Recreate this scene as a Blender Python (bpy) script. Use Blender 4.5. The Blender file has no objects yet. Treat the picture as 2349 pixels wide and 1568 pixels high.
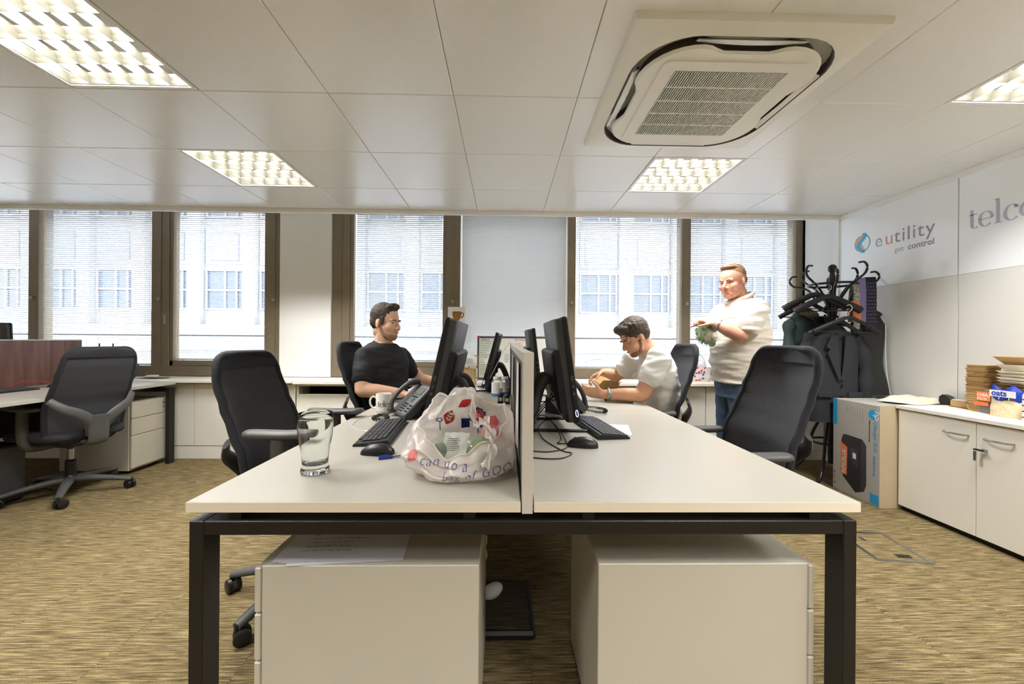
import bpy, bmesh, math, random
from mathutils import Vector, Matrix, Euler, noise
from mathutils.bvhtree import BVHTree
random.seed(7)
S = bpy.context.scene
COL = S.collection
PI = math.pi
# ------------------------------------------------------------------ camera
F_PX, ROLL, YAW, EYE = 913.5, .0077, math.radians(1.07), 1.13
cd = bpy.data.cameras.new('camera'); cam = bpy.data.objects.new('camera', cd); COL.objects.link(cam)
cd.sensor_width = 36; cd.lens = 36 * F_PX / 2349; cd.shift_y = -4 / 2349; cd.clip_start = .02; cd.clip_end = 200
_f = Vector((math.sin(YAW), math.cos(YAW), 0)); _r = Vector((math.cos(YAW), -math.sin(YAW), 0)); _u = Vector((0, 0, 1))
_r2 = _r * math.cos(ROLL) + _u * math.sin(ROLL); _u2 = _u * math.cos(ROLL) - _r * math.sin(ROLL)
cam.matrix_world = Matrix(((_r2.x, _u2.x, -_f.x, 0), (_r2.y, _u2.y, -_f.y, 0), (_r2.z, _u2.z, -_f.z, EYE), (0, 0, 0, 1)))
S.camera = cam
# ------------------------------------------------------------------ world, sun, exposure
W = bpy.data.worlds.new('sky'); S.world = W; W.use_nodes = True
bg = W.node_tree.nodes['Background']; bg.inputs[0].default_value = (.86, .93, 1.0, 1); bg.inputs[1].default_value = 8.5
sl = bpy.data.lights.new('sun', 'SUN'); sl.energy = 2.0; sl.angle = .03; sl.color = (1, .96, .9)
so = bpy.data.objects.new('sun', sl); COL.objects.link(so)
so.rotation_euler = Vector((-.35, .62, -.85)).to_track_quat('-Z', 'Y').to_euler(); so.location = (0, -6, 12)
LAMP_W = 37.0          # watts of each ceiling luminaire
S.view_settings.view_transform = 'Standard'; S.view_settings.look = 'None'
S.view_settings.exposure = 0.8; S.view_settings.gamma = 1; S.view_settings.use_curve_mapping = False
cy = S.cycles; cy.use_denoising = True; cy.max_bounces = 10; cy.diffuse_bounces = 5; cy.glossy_bounces = 4
cy.transmission_bounces = 8; cy.transparent_max_bounces = 24; cy.sample_clamp_indirect = 8; cy.caustics_reflective = False; cy.caustics_refractive = False

# ------------------------------------------------------------------ materials
def lin(c):
    return tuple(((x / 255) / 12.92 if x / 255 <= .04045 else ((x / 255 + .055) / 1.055) ** 2.4) for x in c) + (1,)
MATS = {}
def M(name, rgb, rough=.5, metal=0, nz=None, bump=None, spec=.5, trans=0, alpha=1, emit=0, rgb2=None, stretch=(1, 1, 1), sub=0, coat=0, ior=1.45):
    """nz=(scale, amount): brightness variation; rgb2 the second colour; bump=(scale, strength)"""
    m = bpy.data.materials.new(name); m.use_nodes = True; nt = m.node_tree; b = nt.nodes['Principled BSDF']
    c = lin(rgb); b.inputs['Base Color'].default_value = c; b.inputs['Roughness'].default_value = rough; b.inputs['Metallic'].default_value = metal
    b.inputs['Specular IOR Level'].default_value = spec; b.inputs['Transmission Weight'].default_value = trans; b.inputs['Alpha'].default_value = alpha
    b.inputs['IOR'].default_value = ior; b.inputs['Coat Weight'].default_value = coat
    if sub: b.inputs['Subsurface Weight'].default_value = sub; b.inputs['Subsurface Radius'].default_value = (.008, .004, .002); b.inputs['Subsurface Scale'].default_value = 1
    if emit: b.inputs['Emission Color'].default_value = c; b.inputs['Emission Strength'].default_value = emit
    if nz or bump:
        tc = nt.nodes.new('ShaderNodeTexCoord'); mp = nt.nodes.new('ShaderNodeMapping'); mp.inputs['Scale'].default_value = stretch
        nt.links.new(tc.outputs['Object'], mp.inputs['Vector'])
    if nz:
        n = nt.nodes.new('ShaderNodeTexNoise'); n.inputs['Scale'].default_value = nz[0]; n.inputs['Detail'].default_value = 5
        nt.links.new(mp.outputs[0], n.inputs['Vector'])
        r = nt.nodes.new('ShaderNodeValToRGB'); r.color_ramp.elements[0].position = .3; r.color_ramp.elements[1].position = .7
        k = nz[1]; c2 = lin(rgb2) if rgb2 else tuple(x * (1 - k) for x in c[:3]) + (1,)
        r.color_ramp.elements[0].color = c2; r.color_ramp.elements[1].color = c
        nt.links.new(n.outputs[0], r.inputs[0]); nt.links.new(r.outputs[0], b.inputs['Base Color'])
    if bump:
        n = nt.nodes.new('ShaderNodeTexNoise'); n.inputs['Scale'].default_value = bump[0]; n.inputs['Detail'].default_value = 4
        nt.links.new(mp.outputs[0], n.inputs['Vector'])
        bp = nt.nodes.new('ShaderNodeBump'); bp.inputs['Strength'].default_value = bump[1]; bp.inputs['Distance'].default_value = .004
        nt.links.new(n.outputs[0], bp.inputs['Height']); nt.links.new(bp.outputs[0], b.inputs['Normal'])
    MATS[name] = m; return m
def glassy(name, tint=(1, 1, 1), gloss=.06, rough=.02):
    m = bpy.data.materials.new(name); m.use_nodes = True; nt = m.node_tree; nt.nodes.remove(nt.nodes['Principled BSDF'])
    o = nt.nodes['Material Output']; t = nt.nodes.new('ShaderNodeBsdfTransparent'); t.inputs[0].default_value = tint + (1,)
    g = nt.nodes.new('ShaderNodeBsdfGlossy'); g.inputs['Roughness'].default_value = rough
    mx = nt.nodes.new('ShaderNodeMixShader'); mx.inputs[0].default_value = gloss; nt.links.new(t.outputs[0], mx.inputs[1]); nt.links.new(g.outputs[0], mx.inputs[2])
    nt.links.new(mx.outputs[0], o.inputs[0]); MATS[name] = m; return m
def film(name, rgb, amount, rough=.3, trl=.5):
    """thin plastic film: mix of transparent, diffuse, translucent and gloss"""
    m = bpy.data.materials.new(name); m.use_nodes = True; nt = m.node_tree; nt.nodes.remove(nt.nodes['Principled BSDF'])
    o = nt.nodes['Material Output']; N = nt.nodes.new
    t = N('ShaderNodeBsdfTransparent'); d = N('ShaderNodeBsdfDiffuse'); d.inputs[0].default_value = lin(rgb)
    l = N('ShaderNodeBsdfTranslucent'); l.inputs[0].default_value = lin(rgb); g = N('ShaderNodeBsdfGlossy'); g.inputs['Roughness'].default_value = rough
    a = N('ShaderNodeMixShader'); a.inputs[0].default_value = trl; nt.links.new(d.outputs[0], a.inputs[1]); nt.links.new(l.outputs[0], a.inputs[2])
    b = N('ShaderNodeMixShader'); b.inputs[0].default_value = amount; nt.links.new(t.outputs[0], b.inputs[1]); nt.links.new(a.outputs[0], b.inputs[2])
    c = N('ShaderNodeMixShader'); c.inputs[0].default_value = .07; nt.links.new(b.outputs[0], c.inputs[1]); nt.links.new(g.outputs[0], c.inputs[2])
    nt.links.new(c.outputs[0], o.inputs[0]); MATS[name] = m; return m

M('white_paint', (246, 245, 241), .6, nz=(3, .03)); M('wall_white', (246, 245, 242), .7, nz=(2, .03), bump=(60, .05))
M('casing', (234, 230, 218), .55, nz=(6, .05)); M('sill', (236, 231, 218), .4)
M('bronze', (140, 127, 106), .45, .35, nz=(8, .12)); M('bronze_dark', (72, 66, 56), .5, .3)
film('slat', (214, 217, 221), 1, .4, .35); film('slat_shut', (206, 206, 203), 1, .4, .35); M('chrome', (210, 210, 210), .18, 1); M('steel', (170, 172, 174), .32, 1)
M('cupboard_white', (234, 229, 217), .38); M('desk_lit', (234, 222, 200), .45); M('desk_white', (184, 179, 167), .34, nz=(2, .03)); M('desk_edge', (210, 204, 193), .4)
M('ped_white', (192, 185, 168), .42, nz=(4, .03)); M('black_metal', (38, 34, 30), .42, .3, nz=(30, .1))
M('black_plastic', (26, 26, 27), .42, nz=(40, .12)); M('grey_plastic', (74, 74, 74), .45, nz=(60, .1)); M('dark_gloss', (14, 14, 16), .12)
M('chair_plastic', (78, 77, 75), .5, nz=(80, .08)); M('chair_fabric', (42, 43, 48), .85, bump=(400, .4))
M('white_plastic', (232, 232, 228), .3); M('cream_plastic', (236, 233, 222), .4, nz=(3, .02)); M('dark_void', (22, 21, 20), .8)
M('kraft', (196, 160, 108), .8, nz=(25, .15), bump=(80, .1)); M('kraft_dark', (160, 128, 80), .8, nz=(30, .2)); M('paper', (240, 238, 234), .7, nz=(6, .03)); M('paper_grey', (226, 225, 230), .7)
M('pulp_white', (226, 218, 200), .8, nz=(20, .06)); M('navy_ink', (52, 62, 140), .5); M('red_ink', (205, 62, 58), .5); M('pink_ink', (226, 120, 125), .5); M('green_ink', (60, 160, 120), .6); M('black_ink', (35, 35, 38), .6); M('grey_ink', (120, 120, 124), .6); M('blue_print', (40, 150, 205), .5)
M('orange_print', (232, 120, 60), .5); M('telco_ink', (186, 189, 208), .5); M('logo_blue', (96, 190, 225), .5); M('logo_grey', (158, 158, 170), .5); M('logo_orange', (226, 180, 158), .5); M('logo_pale', (182, 200, 218), .5)
glassy('pane'); M('glassware', (250, 253, 252), .0, trans=1, ior=1.45); M('clear_plastic', (250, 250, 250), .08, trans=1, ior=1.15)
film('bag_film', (246, 238, 232), .80, .3, .35); film('clear_film', (225, 232, 225), .25, .15, .5); film('pink_film', (238, 175, 170), .5, .25, .5)

def chk(name, rgb, rgb2, scale, rough=.9, bump=.6):
    """woven mesh: small raised cells in two alternating tones"""
    m = bpy.data.materials.new(name); m.use_nodes = True; nt = m.node_tree; b = nt.nodes['Principled BSDF']; b.inputs['Roughness'].default_value = rough
    tc = nt.nodes.new('ShaderNodeTexCoord'); v = nt.nodes.new('ShaderNodeTexVoronoi'); v.inputs['Scale'].default_value = scale; v.inputs['Randomness'].default_value = .12
    mp = nt.nodes.new('ShaderNodeMapping'); mp.inputs['Scale'].default_value = (1, 0, 1); nt.links.new(tc.outputs['Object'], mp.inputs['Vector']); nt.links.new(mp.outputs[0], v.inputs['Vector'])
    r = nt.nodes.new('ShaderNodeValToRGB'); r.color_ramp.elements[0].position = .25; r.color_ramp.elements[1].position = .55
    r.color_ramp.elements[0].color = lin(rgb); r.color_ramp.elements[1].color = lin(rgb2); nt.links.new(v.outputs['Distance'], r.inputs[0]); nt.links.new(r.outputs[0], b.inputs['Base Color'])
    bp = nt.nodes.new('ShaderNodeBump'); bp.inputs['Strength'].default_value = bump; bp.inputs['Distance'].default_value = .002; nt.links.new(v.outputs['Distance'], bp.inputs['Height']); nt.links.new(bp.outputs[0], b.inputs['Normal'])
    MATS[name] = m; return m
chk('chair_mesh', (72, 73, 77), (42, 42, 46), 125)

def carpet(name, light, dark, mid):
    m = bpy.data.materials.new(name); m.use_nodes = True; nt = m.node_tree; b = nt.nodes['Principled BSDF']; b.inputs['Roughness'].default_value = .95; b.inputs['Specular IOR Level'].default_value = .15
    N = nt.nodes.new; L = nt.links.new
    tc = N('ShaderNodeTexCoord'); oi = N('ShaderNodeObjectInfo'); ad = N('ShaderNodeVectorMath'); ad.operation = 'ADD'
    sc = N('ShaderNodeVectorMath'); sc.operation = 'SCALE'; cb = N('ShaderNodeCombineXYZ'); L(oi.outputs['Random'], cb.inputs[0]); L(oi.outputs['Random'], cb.inputs[1]); L(cb.outputs[0], sc.inputs[0]); sc.inputs['Scale'].default_value = 37
    L(tc.outputs['Object'], ad.inputs[0]); L(sc.outputs[0], ad.inputs[1])
    mp = N('ShaderNodeMapping'); mp.inputs['Scale'].default_value = (8, 170, 1); L(ad.outputs[0], mp.inputs['Vector'])
    n = N('ShaderNodeTexNoise'); n.inputs['Scale'].default_value = 1; n.inputs['Detail'].default_value = 4; n.inputs['Roughness'].default_value = .65; L(mp.outputs[0], n.inputs['Vector'])
    r = N('ShaderNodeValToRGB'); e = r.color_ramp.elements; e[0].position = .36; e[0].color = lin(dark); e[1].position = .64; e[1].color = lin(light); x = e.new(.5); x.color = lin(mid); L(n.outputs[0], r.inputs[0])
    n2 = N('ShaderNodeTexNoise'); n2.inputs['Scale'].default_value = 260; L(tc.outputs['Object'], n2.inputs['Vector'])
    mx = N('ShaderNodeMix'); mx.data_type = 'RGBA'; mx.blend_type = 'MULTIPLY'; mx.inputs[0].default_value = .55
    r2 = N('ShaderNodeValToRGB'); r2.color_ramp.elements[0].color = (.45, .45, .45, 1); r2.color_ramp.elements[0].position = .3; r2.color_ramp.elements[1].color = (1.2, 1.2, 1.2, 1); r2.color_ramp.elements[1].position = .65; L(n2.outputs[0], r2.inputs[0])
    L(r.outputs[0], mx.inputs[6]); L(r2.outputs[0], mx.inputs[7]); L(mx.outputs[2], b.inputs['Base Color'])
    bp = N('ShaderNodeBump'); bp.inputs['Strength'].default_value = .7; bp.inputs['Distance'].default_value = .004; L(n.outputs[0], bp.inputs['Height']); L(bp.outputs[0], b.inputs['Normal'])
    MATS[name] = m; return m
carpet('carpet', (154, 137, 98), (70, 60, 41), (116, 101, 70)); carpet('carpet_dark', (92, 82, 66), (48, 44, 38), (70, 63, 52))

def perforated(name, rgb, hole, pitch):
    m = bpy.data.materials.new(name); m.use_nodes = True; nt = m.node_tree; b = nt.nodes['Principled BSDF']; b.inputs['Roughness'].default_value = .26; b.inputs['Specular IOR Level'].default_value = 1.0
    N = nt.nodes.new; L = nt.links.new; tc = N('ShaderNodeTexCoord'); sp = N('ShaderNodeSeparateXYZ'); L(tc.outputs['Object'], sp.inputs[0])
    out = []
    for k in (0, 1):
        s = N('ShaderNodeMath'); s.operation = 'MULTIPLY'; s.inputs[1].default_value = 2 * PI / pitch; L(sp.outputs[k], s.inputs[0])
        c = N('ShaderNodeMath'); c.operation = 'SINE'; L(s.outputs[0], c.inputs[0]); out.append(c)
    p = N('ShaderNodeMath'); p.operation = 'MULTIPLY'; L(out[0].outputs[0], p.inputs[0]); L(out[1].outputs[0], p.inputs[1])
    r = N('ShaderNodeValToRGB'); r.color_ramp.elements[0].position = .35; r.color_ramp.elements[1].position = .6; r.color_ramp.elements[0].color = lin(rgb); r.color_ramp.elements[1].color = lin(hole); L(p.outputs[0], r.inputs[0]); L(r.outputs[0], b.inputs['Base Color'])
    MATS[name] = m; return m
perforated('tile_metal', (246, 245, 242), (190, 187, 180), .0058); M('tile_edge', (226, 223, 214), .5)

def wood(name, a, b_):
    m = M(name, a, .35, nz=(3, .3), rgb2=b_, stretch=(9, 9, .8)); return m
wood('walnut', (142, 104, 90), (104, 72, 60))
M('stone', (122, 122, 123), .85, nz=(1.2, .06), bump=(12, .2)); M('stone_panel', (96, 99, 107), .8, nz=(30, .08), bump=(40, .5)); M('far_glass', (52, 61, 76), .15, nz=(.8, .35)); M('far_frame', (134, 134, 136), .6)

# ------------------------------------------------------------------ mesh helpers
class MB:
    def __init__(s): s.v = []; s.f = []
    def add(s, vs, fs):
        o = len(s.v); s.v += [tuple(x) for x in vs]; s.f += [tuple(i + o for i in q) for q in fs]; return s
    def box(s, x0, x1, y0, y1, z0, z1, c=0):
        if c <= 0:
            return s.add([(x0, y0, z0), (x1, y0, z0), (x1, y1, z0), (x0, y1, z0), (x0, y0, z1), (x1, y0, z1), (x1, y1, z1), (x0, y1, z1)],
                         [(0, 3, 2, 1), (4, 5, 6, 7), (0, 1, 5, 4), (1, 2, 6, 5), (2, 3, 7, 6), (3, 0, 4, 7)])
        V = []; idx = {}; X = (x0, x1); Y = (y0, y1); Z = (z0, z1); sg = (1, -1)
        for i in (0, 1):
            for j in (0, 1):
                for k in (0, 1):
                    px, py, pz = X[i], Y[j], Z[k]; dx, dy, dz = sg[i] * c, sg[j] * c, sg[k] * c
                    idx[i, j, k, 0] = len(V); V.append((px, py + dy, pz + dz)); idx[i, j, k, 1] = len(V); V.append((px + dx, py, pz + dz)); idx[i, j, k, 2] = len(V); V.append((px + dx, py + dy, pz))
        Fs = []
        def q(*a): Fs.append(tuple(idx[x] for x in a))
        q((0,0,0,0),(0,0,1,0),(0,1,1,0),(0,1,0,0)); q((1,0,0,0),(1,1,0,0),(1,1,1,0),(1,0,1,0))
        q((0,0,0,1),(1,0,0,1),(1,0,1,1),(0,0,1,1)); q((0,1,0,1),(0,1,1,1),(1,1,1,1),(1,1,0,1))
        q((0,0,0,2),(0,1,0,2),(1,1,0,2),(1,0,0,2)); q((0,0,1,2),(1,0,1,2),(1,1,1,2),(0,1,1,2))
        for i in (0, 1):
            for j in (0, 1):
                q((i,j,0,0),(i,j,0,1),(i,j,1,1),(i,j,1,0)); q((i,0,j,0),(i,0,j,2),(i,1,j,2),(i,1,j,0)); q((0,i,j,1),(0,i,j,2),(1,i,j,2),(1,i,j,1))
                for k in (0, 1): q((i,j,k,0),(i,j,k,1),(i,j,k,2))
        return s.add(V, Fs)
    def tube(s, pts, r, n=10, cap=True, closed=False, up=None, flat=1):
        """sweep a circle (radius r or list; flat squashes the second axis) along pts"""
        P = [Vector(p) for p in pts]; m = len(P); rs = r if isinstance(r, (list, tuple)) else [r] * m; V = []; nrm = None
        for i, p in enumerate(P):
            if closed: t = P[(i + 1) % m] - P[i - 1]
            else: t = P[min(i + 1, m - 1)] - P[max(i - 1, 0)]
            t = t.normalized() if t.length > 1e-9 else Vector((0, 0, 1))
            if nrm is None:
                a = Vector(up) if up else (Vector((0, 0, 1)) if abs(t.z) < .9 else Vector((1, 0, 0)))
                nrm = (a - t * a.dot(t)).normalized()
            else:
                nrm = nrm - t * nrm.dot(t); nrm = nrm.normalized() if nrm.length > 1e-6 else t.orthogonal().normalized()
            if up:
                a = Vector(up); a = a - t * a.dot(t); nrm = a.normalized() if a.length > 1e-4 else nrm
            b = t.cross(nrm)
            for k in range(n):
                g = 2 * PI * k / n; V.append(p + nrm * math.sin(g) * rs[i] * flat + b * math.cos(g) * rs[i])
        Fs = []
        for i in range(m if closed else m - 1):
            j = (i + 1) % m
            for k in range(n): k2 = (k + 1) % n; Fs.append((i * n + k, j * n + k, j * n + k2, i * n + k2))
        if cap and not closed: Fs += [tuple(range(n)), tuple(range((m - 1) * n, m * n))[::-1]]
        return s.add(V, Fs)
    def cyl(s, p0, p1, r0, r1=None, n=16): return s.tube([p0, p1], [r0, r0 if r1 is None else r1], n)
    def lathe(s, prof, n=24, o=(0, 0, 0), ax='z'):
        V = []; m = len(prof)
        for r, z in prof:
            for k in range(n):
                a = 2 * PI * k / n; c = (r * math.cos(a), r * math.sin(a), z)
                if ax == 'x': c = (c[2], c[0], c[1])
                if ax == 'y': c = (c[1], c[2], c[0])
                V.append((c[0] + o[0], c[1] + o[1], c[2] + o[2]))
        Fs = [(i * n + k, i * n + (k + 1) % n, (i + 1) * n + (k + 1) % n, (i + 1) * n + k) for i in range(m - 1) for k in range(n)]
        if prof[0][0] > 1e-6: Fs.append(tuple(range(n))[::-1])
        if prof[-1][0] > 1e-6: Fs.append(tuple(range((m - 1) * n, m * n)))
        return s.add(V, Fs)
    def loft(s, rings, cap=True, closed=False):
        n = len(rings[0]); V = [p for r in rings for p in r]; m = len(rings)
        Fs = [(i * n + k, i * n + (k + 1) % n, ((i + 1) % m) * n + (k + 1) % n, ((i + 1) % m) * n + k) for i in range(m if closed else m - 1) for k in range(n)]
        if cap and not closed: Fs += [tuple(range(n))[::-1], tuple(range((m - 1) * n, m * n))]
        return s.add(V, Fs)
    def prism(s, out, a0, a1, ax='z'):
        """extrude a 2-D outline along ax between a0 and a1; ax x: (y,z), y: (x,z), z: (x,y)"""
        f = {'z': lambda p, a: (p[0], p[1], a), 'y': lambda p, a: (p[0], a, p[1]), 'x': lambda p, a: (a, p[0], p[1])}[ax]
        n = len(out); return s.add([f(p, a0) for p in out] + [f(p, a1) for p in out], [tuple(range(n))[::-1], tuple(range(n, 2 * n))] + [(i, (i + 1) % n, n + (i + 1) % n, n + i) for i in range(n)])
    def ell(s, c, r, rot=None, nu=16, nv=10):
        V = [(0, 0, -1)]; 
        for j in range(1, nv):
            b = -PI / 2 + PI * j / nv
            for k in range(nu): a = 2 * PI * k / nu; V.append((math.cos(b) * math.cos(a), math.cos(b) * math.sin(a), math.sin(b)))
        V.append((0, 0, 1)); R = (rot if isinstance(rot, Matrix) else Euler(rot).to_matrix()) if rot else Matrix.Identity(3)
        V = [R @ Vector((x[0] * r[0], x[1] * r[1], x[2] * r[2])) + Vector(c) for x in V]; Fs = []
        for k in range(nu): Fs.append((0, 1 + (k + 1) % nu, 1 + k))
        for j in range(nv - 2):
            for k in range(nu): a = 1 + j * nu; Fs.append((a + k, a + (k + 1) % nu, a + nu + (k + 1) % nu, a + nu + k))
        t = len(V) - 1; a = 1 + (nv - 2) * nu
        for k in range(nu): Fs.append((a + k, a + (k + 1) % nu, t))
        return s.add(V, Fs)
    def grid(s, fn, nu, nv, closed_u=False):
        V = [fn(i / (nu if closed_u else nu - 1), j / (nv - 1)) for j in range(nv) for i in range(nu)]
        Fs = [(j * nu + i, j * nu + (i + 1) % nu, (j + 1) * nu + (i + 1) % nu, (j + 1) * nu + i) for j in range(nv - 1) for i in range(nu if closed_u else nu - 1)]
        return s.add(V, Fs)
    def xf(s, mat):
        s.v = [tuple(mat @ Vector(p)) for p in s.v]; return s
    def mesh(s, name, mat=None, smooth=35):
        me = bpy.data.meshes.new(name); me.from_pydata(s.v, [], s.f); me.validate(); me.update()
        bm = bmesh.new(); bm.from_mesh(me); bmesh.ops.recalc_face_normals(bm, faces=bm.faces); bm.to_mesh(me); bm.free()
        if smooth:
            me.polygons.foreach_set('use_smooth', [True] * len(me.polygons)); me.set_sharp_from_angle(angle=math.radians(smooth))
        if mat: me.materials.append(MATS[mat])
        return me
    def build(s, name, mat, parent=None, smooth=35, loc=None, rot=None, label=None):
        o = bpy.data.objects.new(name, s.mesh(name, mat, smooth)); COL.objects.link(o)
        if parent: o.parent = parent
        if loc: o.location = loc
        if rot: o.rotation_euler = rot
        if label: o['label'] = label
        return o
def inst(name, me, parent=None, loc=(0, 0, 0), rot=(0, 0, 0), scale=None):
    o = bpy.data.objects.new(name, me); COL.objects.link(o); o.parent = parent; o.location = loc; o.rotation_euler = rot
    if scale: o.scale = scale
    return o
def tag(o, label, cat, group=None, kind=None):
    o['label'] = label; o['category'] = cat
    if group: o['group'] = group
    if kind: o['kind'] = kind
    return o
def T(name, label, cat, loc=(0, 0, 0), rz=0, group=None, rot=None):
    o = bpy.data.objects.new(name, None); COL.objects.link(o); o.empty_display_size = .1; o.location = loc; o.rotation_euler = rot or (0, 0, rz)
    return tag(o, label, cat, group)
def ST(o): o['kind'] = 'structure'; return o
def SE(name):
    o = bpy.data.objects.new(name, None); COL.objects.link(o); o['kind'] = 'structure'; return o
def copy_tree(o, parent=None):
    c = o.copy(); COL.objects.link(c); c.parent = parent
    for ch in list(o.children): copy_tree(ch, c)
    return c
def lerp(a, b, t): return a + (b - a) * t
def smooth_path(pts, n=8):
    P = [Vector(p) for p in pts]; out = []
    for i in range(len(P) - 1):
        a, b, c, d = P[max(i - 1, 0)], P[i], P[i + 1], P[min(i + 2, len(P) - 1)]
        for k in range(n):
            t = k / n; out.append(.5 * ((2 * b) + (c - a) * t + (2 * a - 5 * b + 4 * c - d) * t * t + (3 * b - a - 3 * c + d) * t ** 3))
    out.append(P[-1]); return out
def interp(tab, x):
    """piecewise-smooth table lookup [(x, value or tuple)]"""
    if x <= tab[0][0]: return tab[0][1]
    for (a, p), (b, q) in zip(tab, tab[1:]):
        if x <= b:
            t = (x - a) / (b - a); t = t * t * (3 - 2 * t)
            return lerp(p, q, t) if not isinstance(p, tuple) else tuple(lerp(i, j, t) for i, j in zip(p, q))
    return tab[-1][1]
def rrect(w, h, r, n=6, cx=0, cy=0):
    out = []
    for sx, sy, a0 in ((1, 1, 0), (-1, 1, 90), (-1, -1, 180), (1, -1, 270)):
        for k in range(n + 1):
            a = math.radians(a0 + 90 * k / n); out.append((cx + sx * (w / 2 - r) + r * math.cos(a), cy + sy * (h / 2 - r) + r * math.sin(a)))
    return out
def text_mb(body, size, depth=.0004, bold=0, align='LEFT', spacing=1, shear=0):
    """lettering as a mesh in the XY plane, baseline at y=0"""
    c = bpy.data.curves.new('t', 'FONT'); c.body = body; c.size = size; c.extrude = depth; c.align_x = align; c.offset = bold; c.space_character = spacing; c.shear = shear; c.resolution_u = 3
    o = bpy.data.objects.new('t', c); COL.objects.link(o); dg = bpy.context.evaluated_depsgraph_get(); dg.update()
    me = bpy.data.meshes.new_from_object(o.evaluated_get(dg)); mb = MB(); mb.add([tuple(v.co) for v in me.vertices], [tuple(p.vertices) for p in me.polygons])
    bpy.data.objects.remove(o); bpy.data.curves.remove(c); bpy.data.meshes.remove(me); return mb
def text(body, size, mat, parent, frame, name='lettering', **k):
    """frame: 4x4 matrix taking the XY lettering plane into the parent's space"""
    return text_mb(body, size, **k).xf(frame).build(name, mat, parent, smooth=0)
def frame(o, x, y):
    x = Vector(x).normalized(); y = Vector(y); y = (y - x * y.dot(x)).normalized(); z = x.cross(y)
    return Matrix(((x.x, y.x, z.x, o[0]), (x.y, y.y, z.y, o[1]), (x.z, y.z, z.z, o[2]), (0, 0, 0, 1)))
# high-contrast serif letters of the wordmark, drawn with a broad vertical stroke and thin joins: (points, width)
def nib(mb, pts, wide, thin, d=.0004):
    P = [Vector((p[0], p[1], 0)) for p in pts]; up = []; dn = []
    for i, p in enumerate(P):
        t = (P[min(i + 1, len(P) - 1)] - P[max(i - 1, 0)]).normalized(); w = thin + (wide - thin) * t.y * t.y; n = Vector((-t.y, t.x, 0)); up.append(p + n * w / 2); dn.append(p - n * w / 2)
    n = len(P); V = [(q.x, q.y, d) for q in up] + [(q.x, q.y, d) for q in dn]
    mb.add(V, [(i, i + 1, n + i + 1, n + i) for i in range(n - 1)])
def serif_word(h):
    """the five letters telco as nib strokes; x-height 1 scaled by h"""
    mb = MB(); w, t = .2, .055
    def arc(cx, cy, rx, ry, a0, a1, n=18): return [(cx + rx * math.cos(math.radians(lerp(a0, a1, k / n))), cy + ry * math.sin(math.radians(lerp(a0, a1, k / n)))) for k in range(n + 1)]
    L = []
    L.append(([(.22, 1.32), (.22, .2)] , 1)); L.append((arc(.42, .2, .2, .19, 180, 320), 1)); L.append(([(0, .97), (.52, .97)], 0))
    x = .62; L.append((arc(x + .42, .48, .36, .5, 0, 315, 26), 1)); L.append(([(x + .06, .5), (x + .8, .5)], 0))
    x = 1.5; L.append(([(x + .2, 1.62), (x + .2, .03)], 1)); L.append(([(x, .02), (x + .42, .02)], 0)); L.append(([(x, 1.6), (x + .22, 1.6)], 0))
    x = 2.02; L.append((arc(x + .42, .48, .36, .5, 48, 318, 24), 1)); L.append((arc(x + .66, .8, .05, .06, 0, 350, 8), 1))
    x = 2.86; L.append((arc(x + .44, .48, .4, .5, 0, 360, 30), 1))
    for p, k in L: nib(mb, [(a * h, b * h) for a, b in p], (w if k else t) * h, t * h)
    return mb
# ------------------------------------------------------------------ the room
CEIL, GX, GY, GT = 2.30, .343, 1.913, .598
XL, XR, YF, YW = -6.5, 3.1, -3.2, 4.15
ST(MB().box(XL, XR + .2, YF - .1, 4.3, -.1, -.006).build('floor', 'carpet', smooth=0)); FLOOR = bpy.data.objects['floor']
tm = MB().box(-.2497, .2497, -.2497, .2497, -.006, 0, .0006).mesh('carpet_tile', 'carpet', 0)
for i in range(20):
    for j in range(6):
        x = XR - .25 - .5 * i; y = 3.55 - .5 * j
        if x - .25 < XL: continue
        inst('carpet_tile', tm, FLOOR, (x, y, 0))
# ceiling: slab with hung metal tiles
ceil = ST(MB().box(XL, XR + .2, YF - .1, 3.61, 2.405, 2.5).build('ceiling', 'white_paint', smooth=0))
LUMS = [(-2.049, 1.315), (-2.049, 2.511), (.941, 2.511), (2.137, 1.315), (-2.049, -.479), (.941, -.479), (-5.039, 1.315), (-.255, -1.675), (-5.039, -.479), (2.137, -1.077)]
tl = MB().box(-.298, .298, -.298, .298, 0, .02, .003).mesh('ceiling_tile', 'tile_metal', 0)
lumcells = {(round((a - GX) / GT), round((b - GY) / GT)) for a, b in LUMS}
for i in range(-12, 5):
    for j in range(-9, 3):
        if (i, j) in lumcells: continue
        x0, x1 = GX + GT * i, GX + GT * (i + 1); y0, y1 = GY + GT * j, GY + GT * (j + 1)
        if x1 < XL or x0 > XR - .05 or y1 < YF: continue
        if i == 4 or j == 2:   # cut tiles along the partition and the window bulkhead
            cx = MB().box(-.298, min(x1 - .001, XR - .004) - (x0 + x1) / 2, -.298, min(y1 - .001, 3.605) - (y0 + y1) / 2, 0, .02, .004)
            inst('ceiling_tile', cx.mesh('ceiling_tile', 'tile_metal', 0), ceil, ((x0 + x1) / 2, (y0 + y1) / 2, CEIL))
        else: inst('ceiling_tile', tl, ceil, ((x0 + x1) / 2, (y0 + y1) / 2, CEIL))
b = MB().box(XL, XR + .02, 3.61, 3.64, 2.262, 2.58, .003); b.box(XL, XR + .02, 3.64, 4.3, 2.52, 2.58); ST(b.build('trim_1', 'white_paint'))
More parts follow.
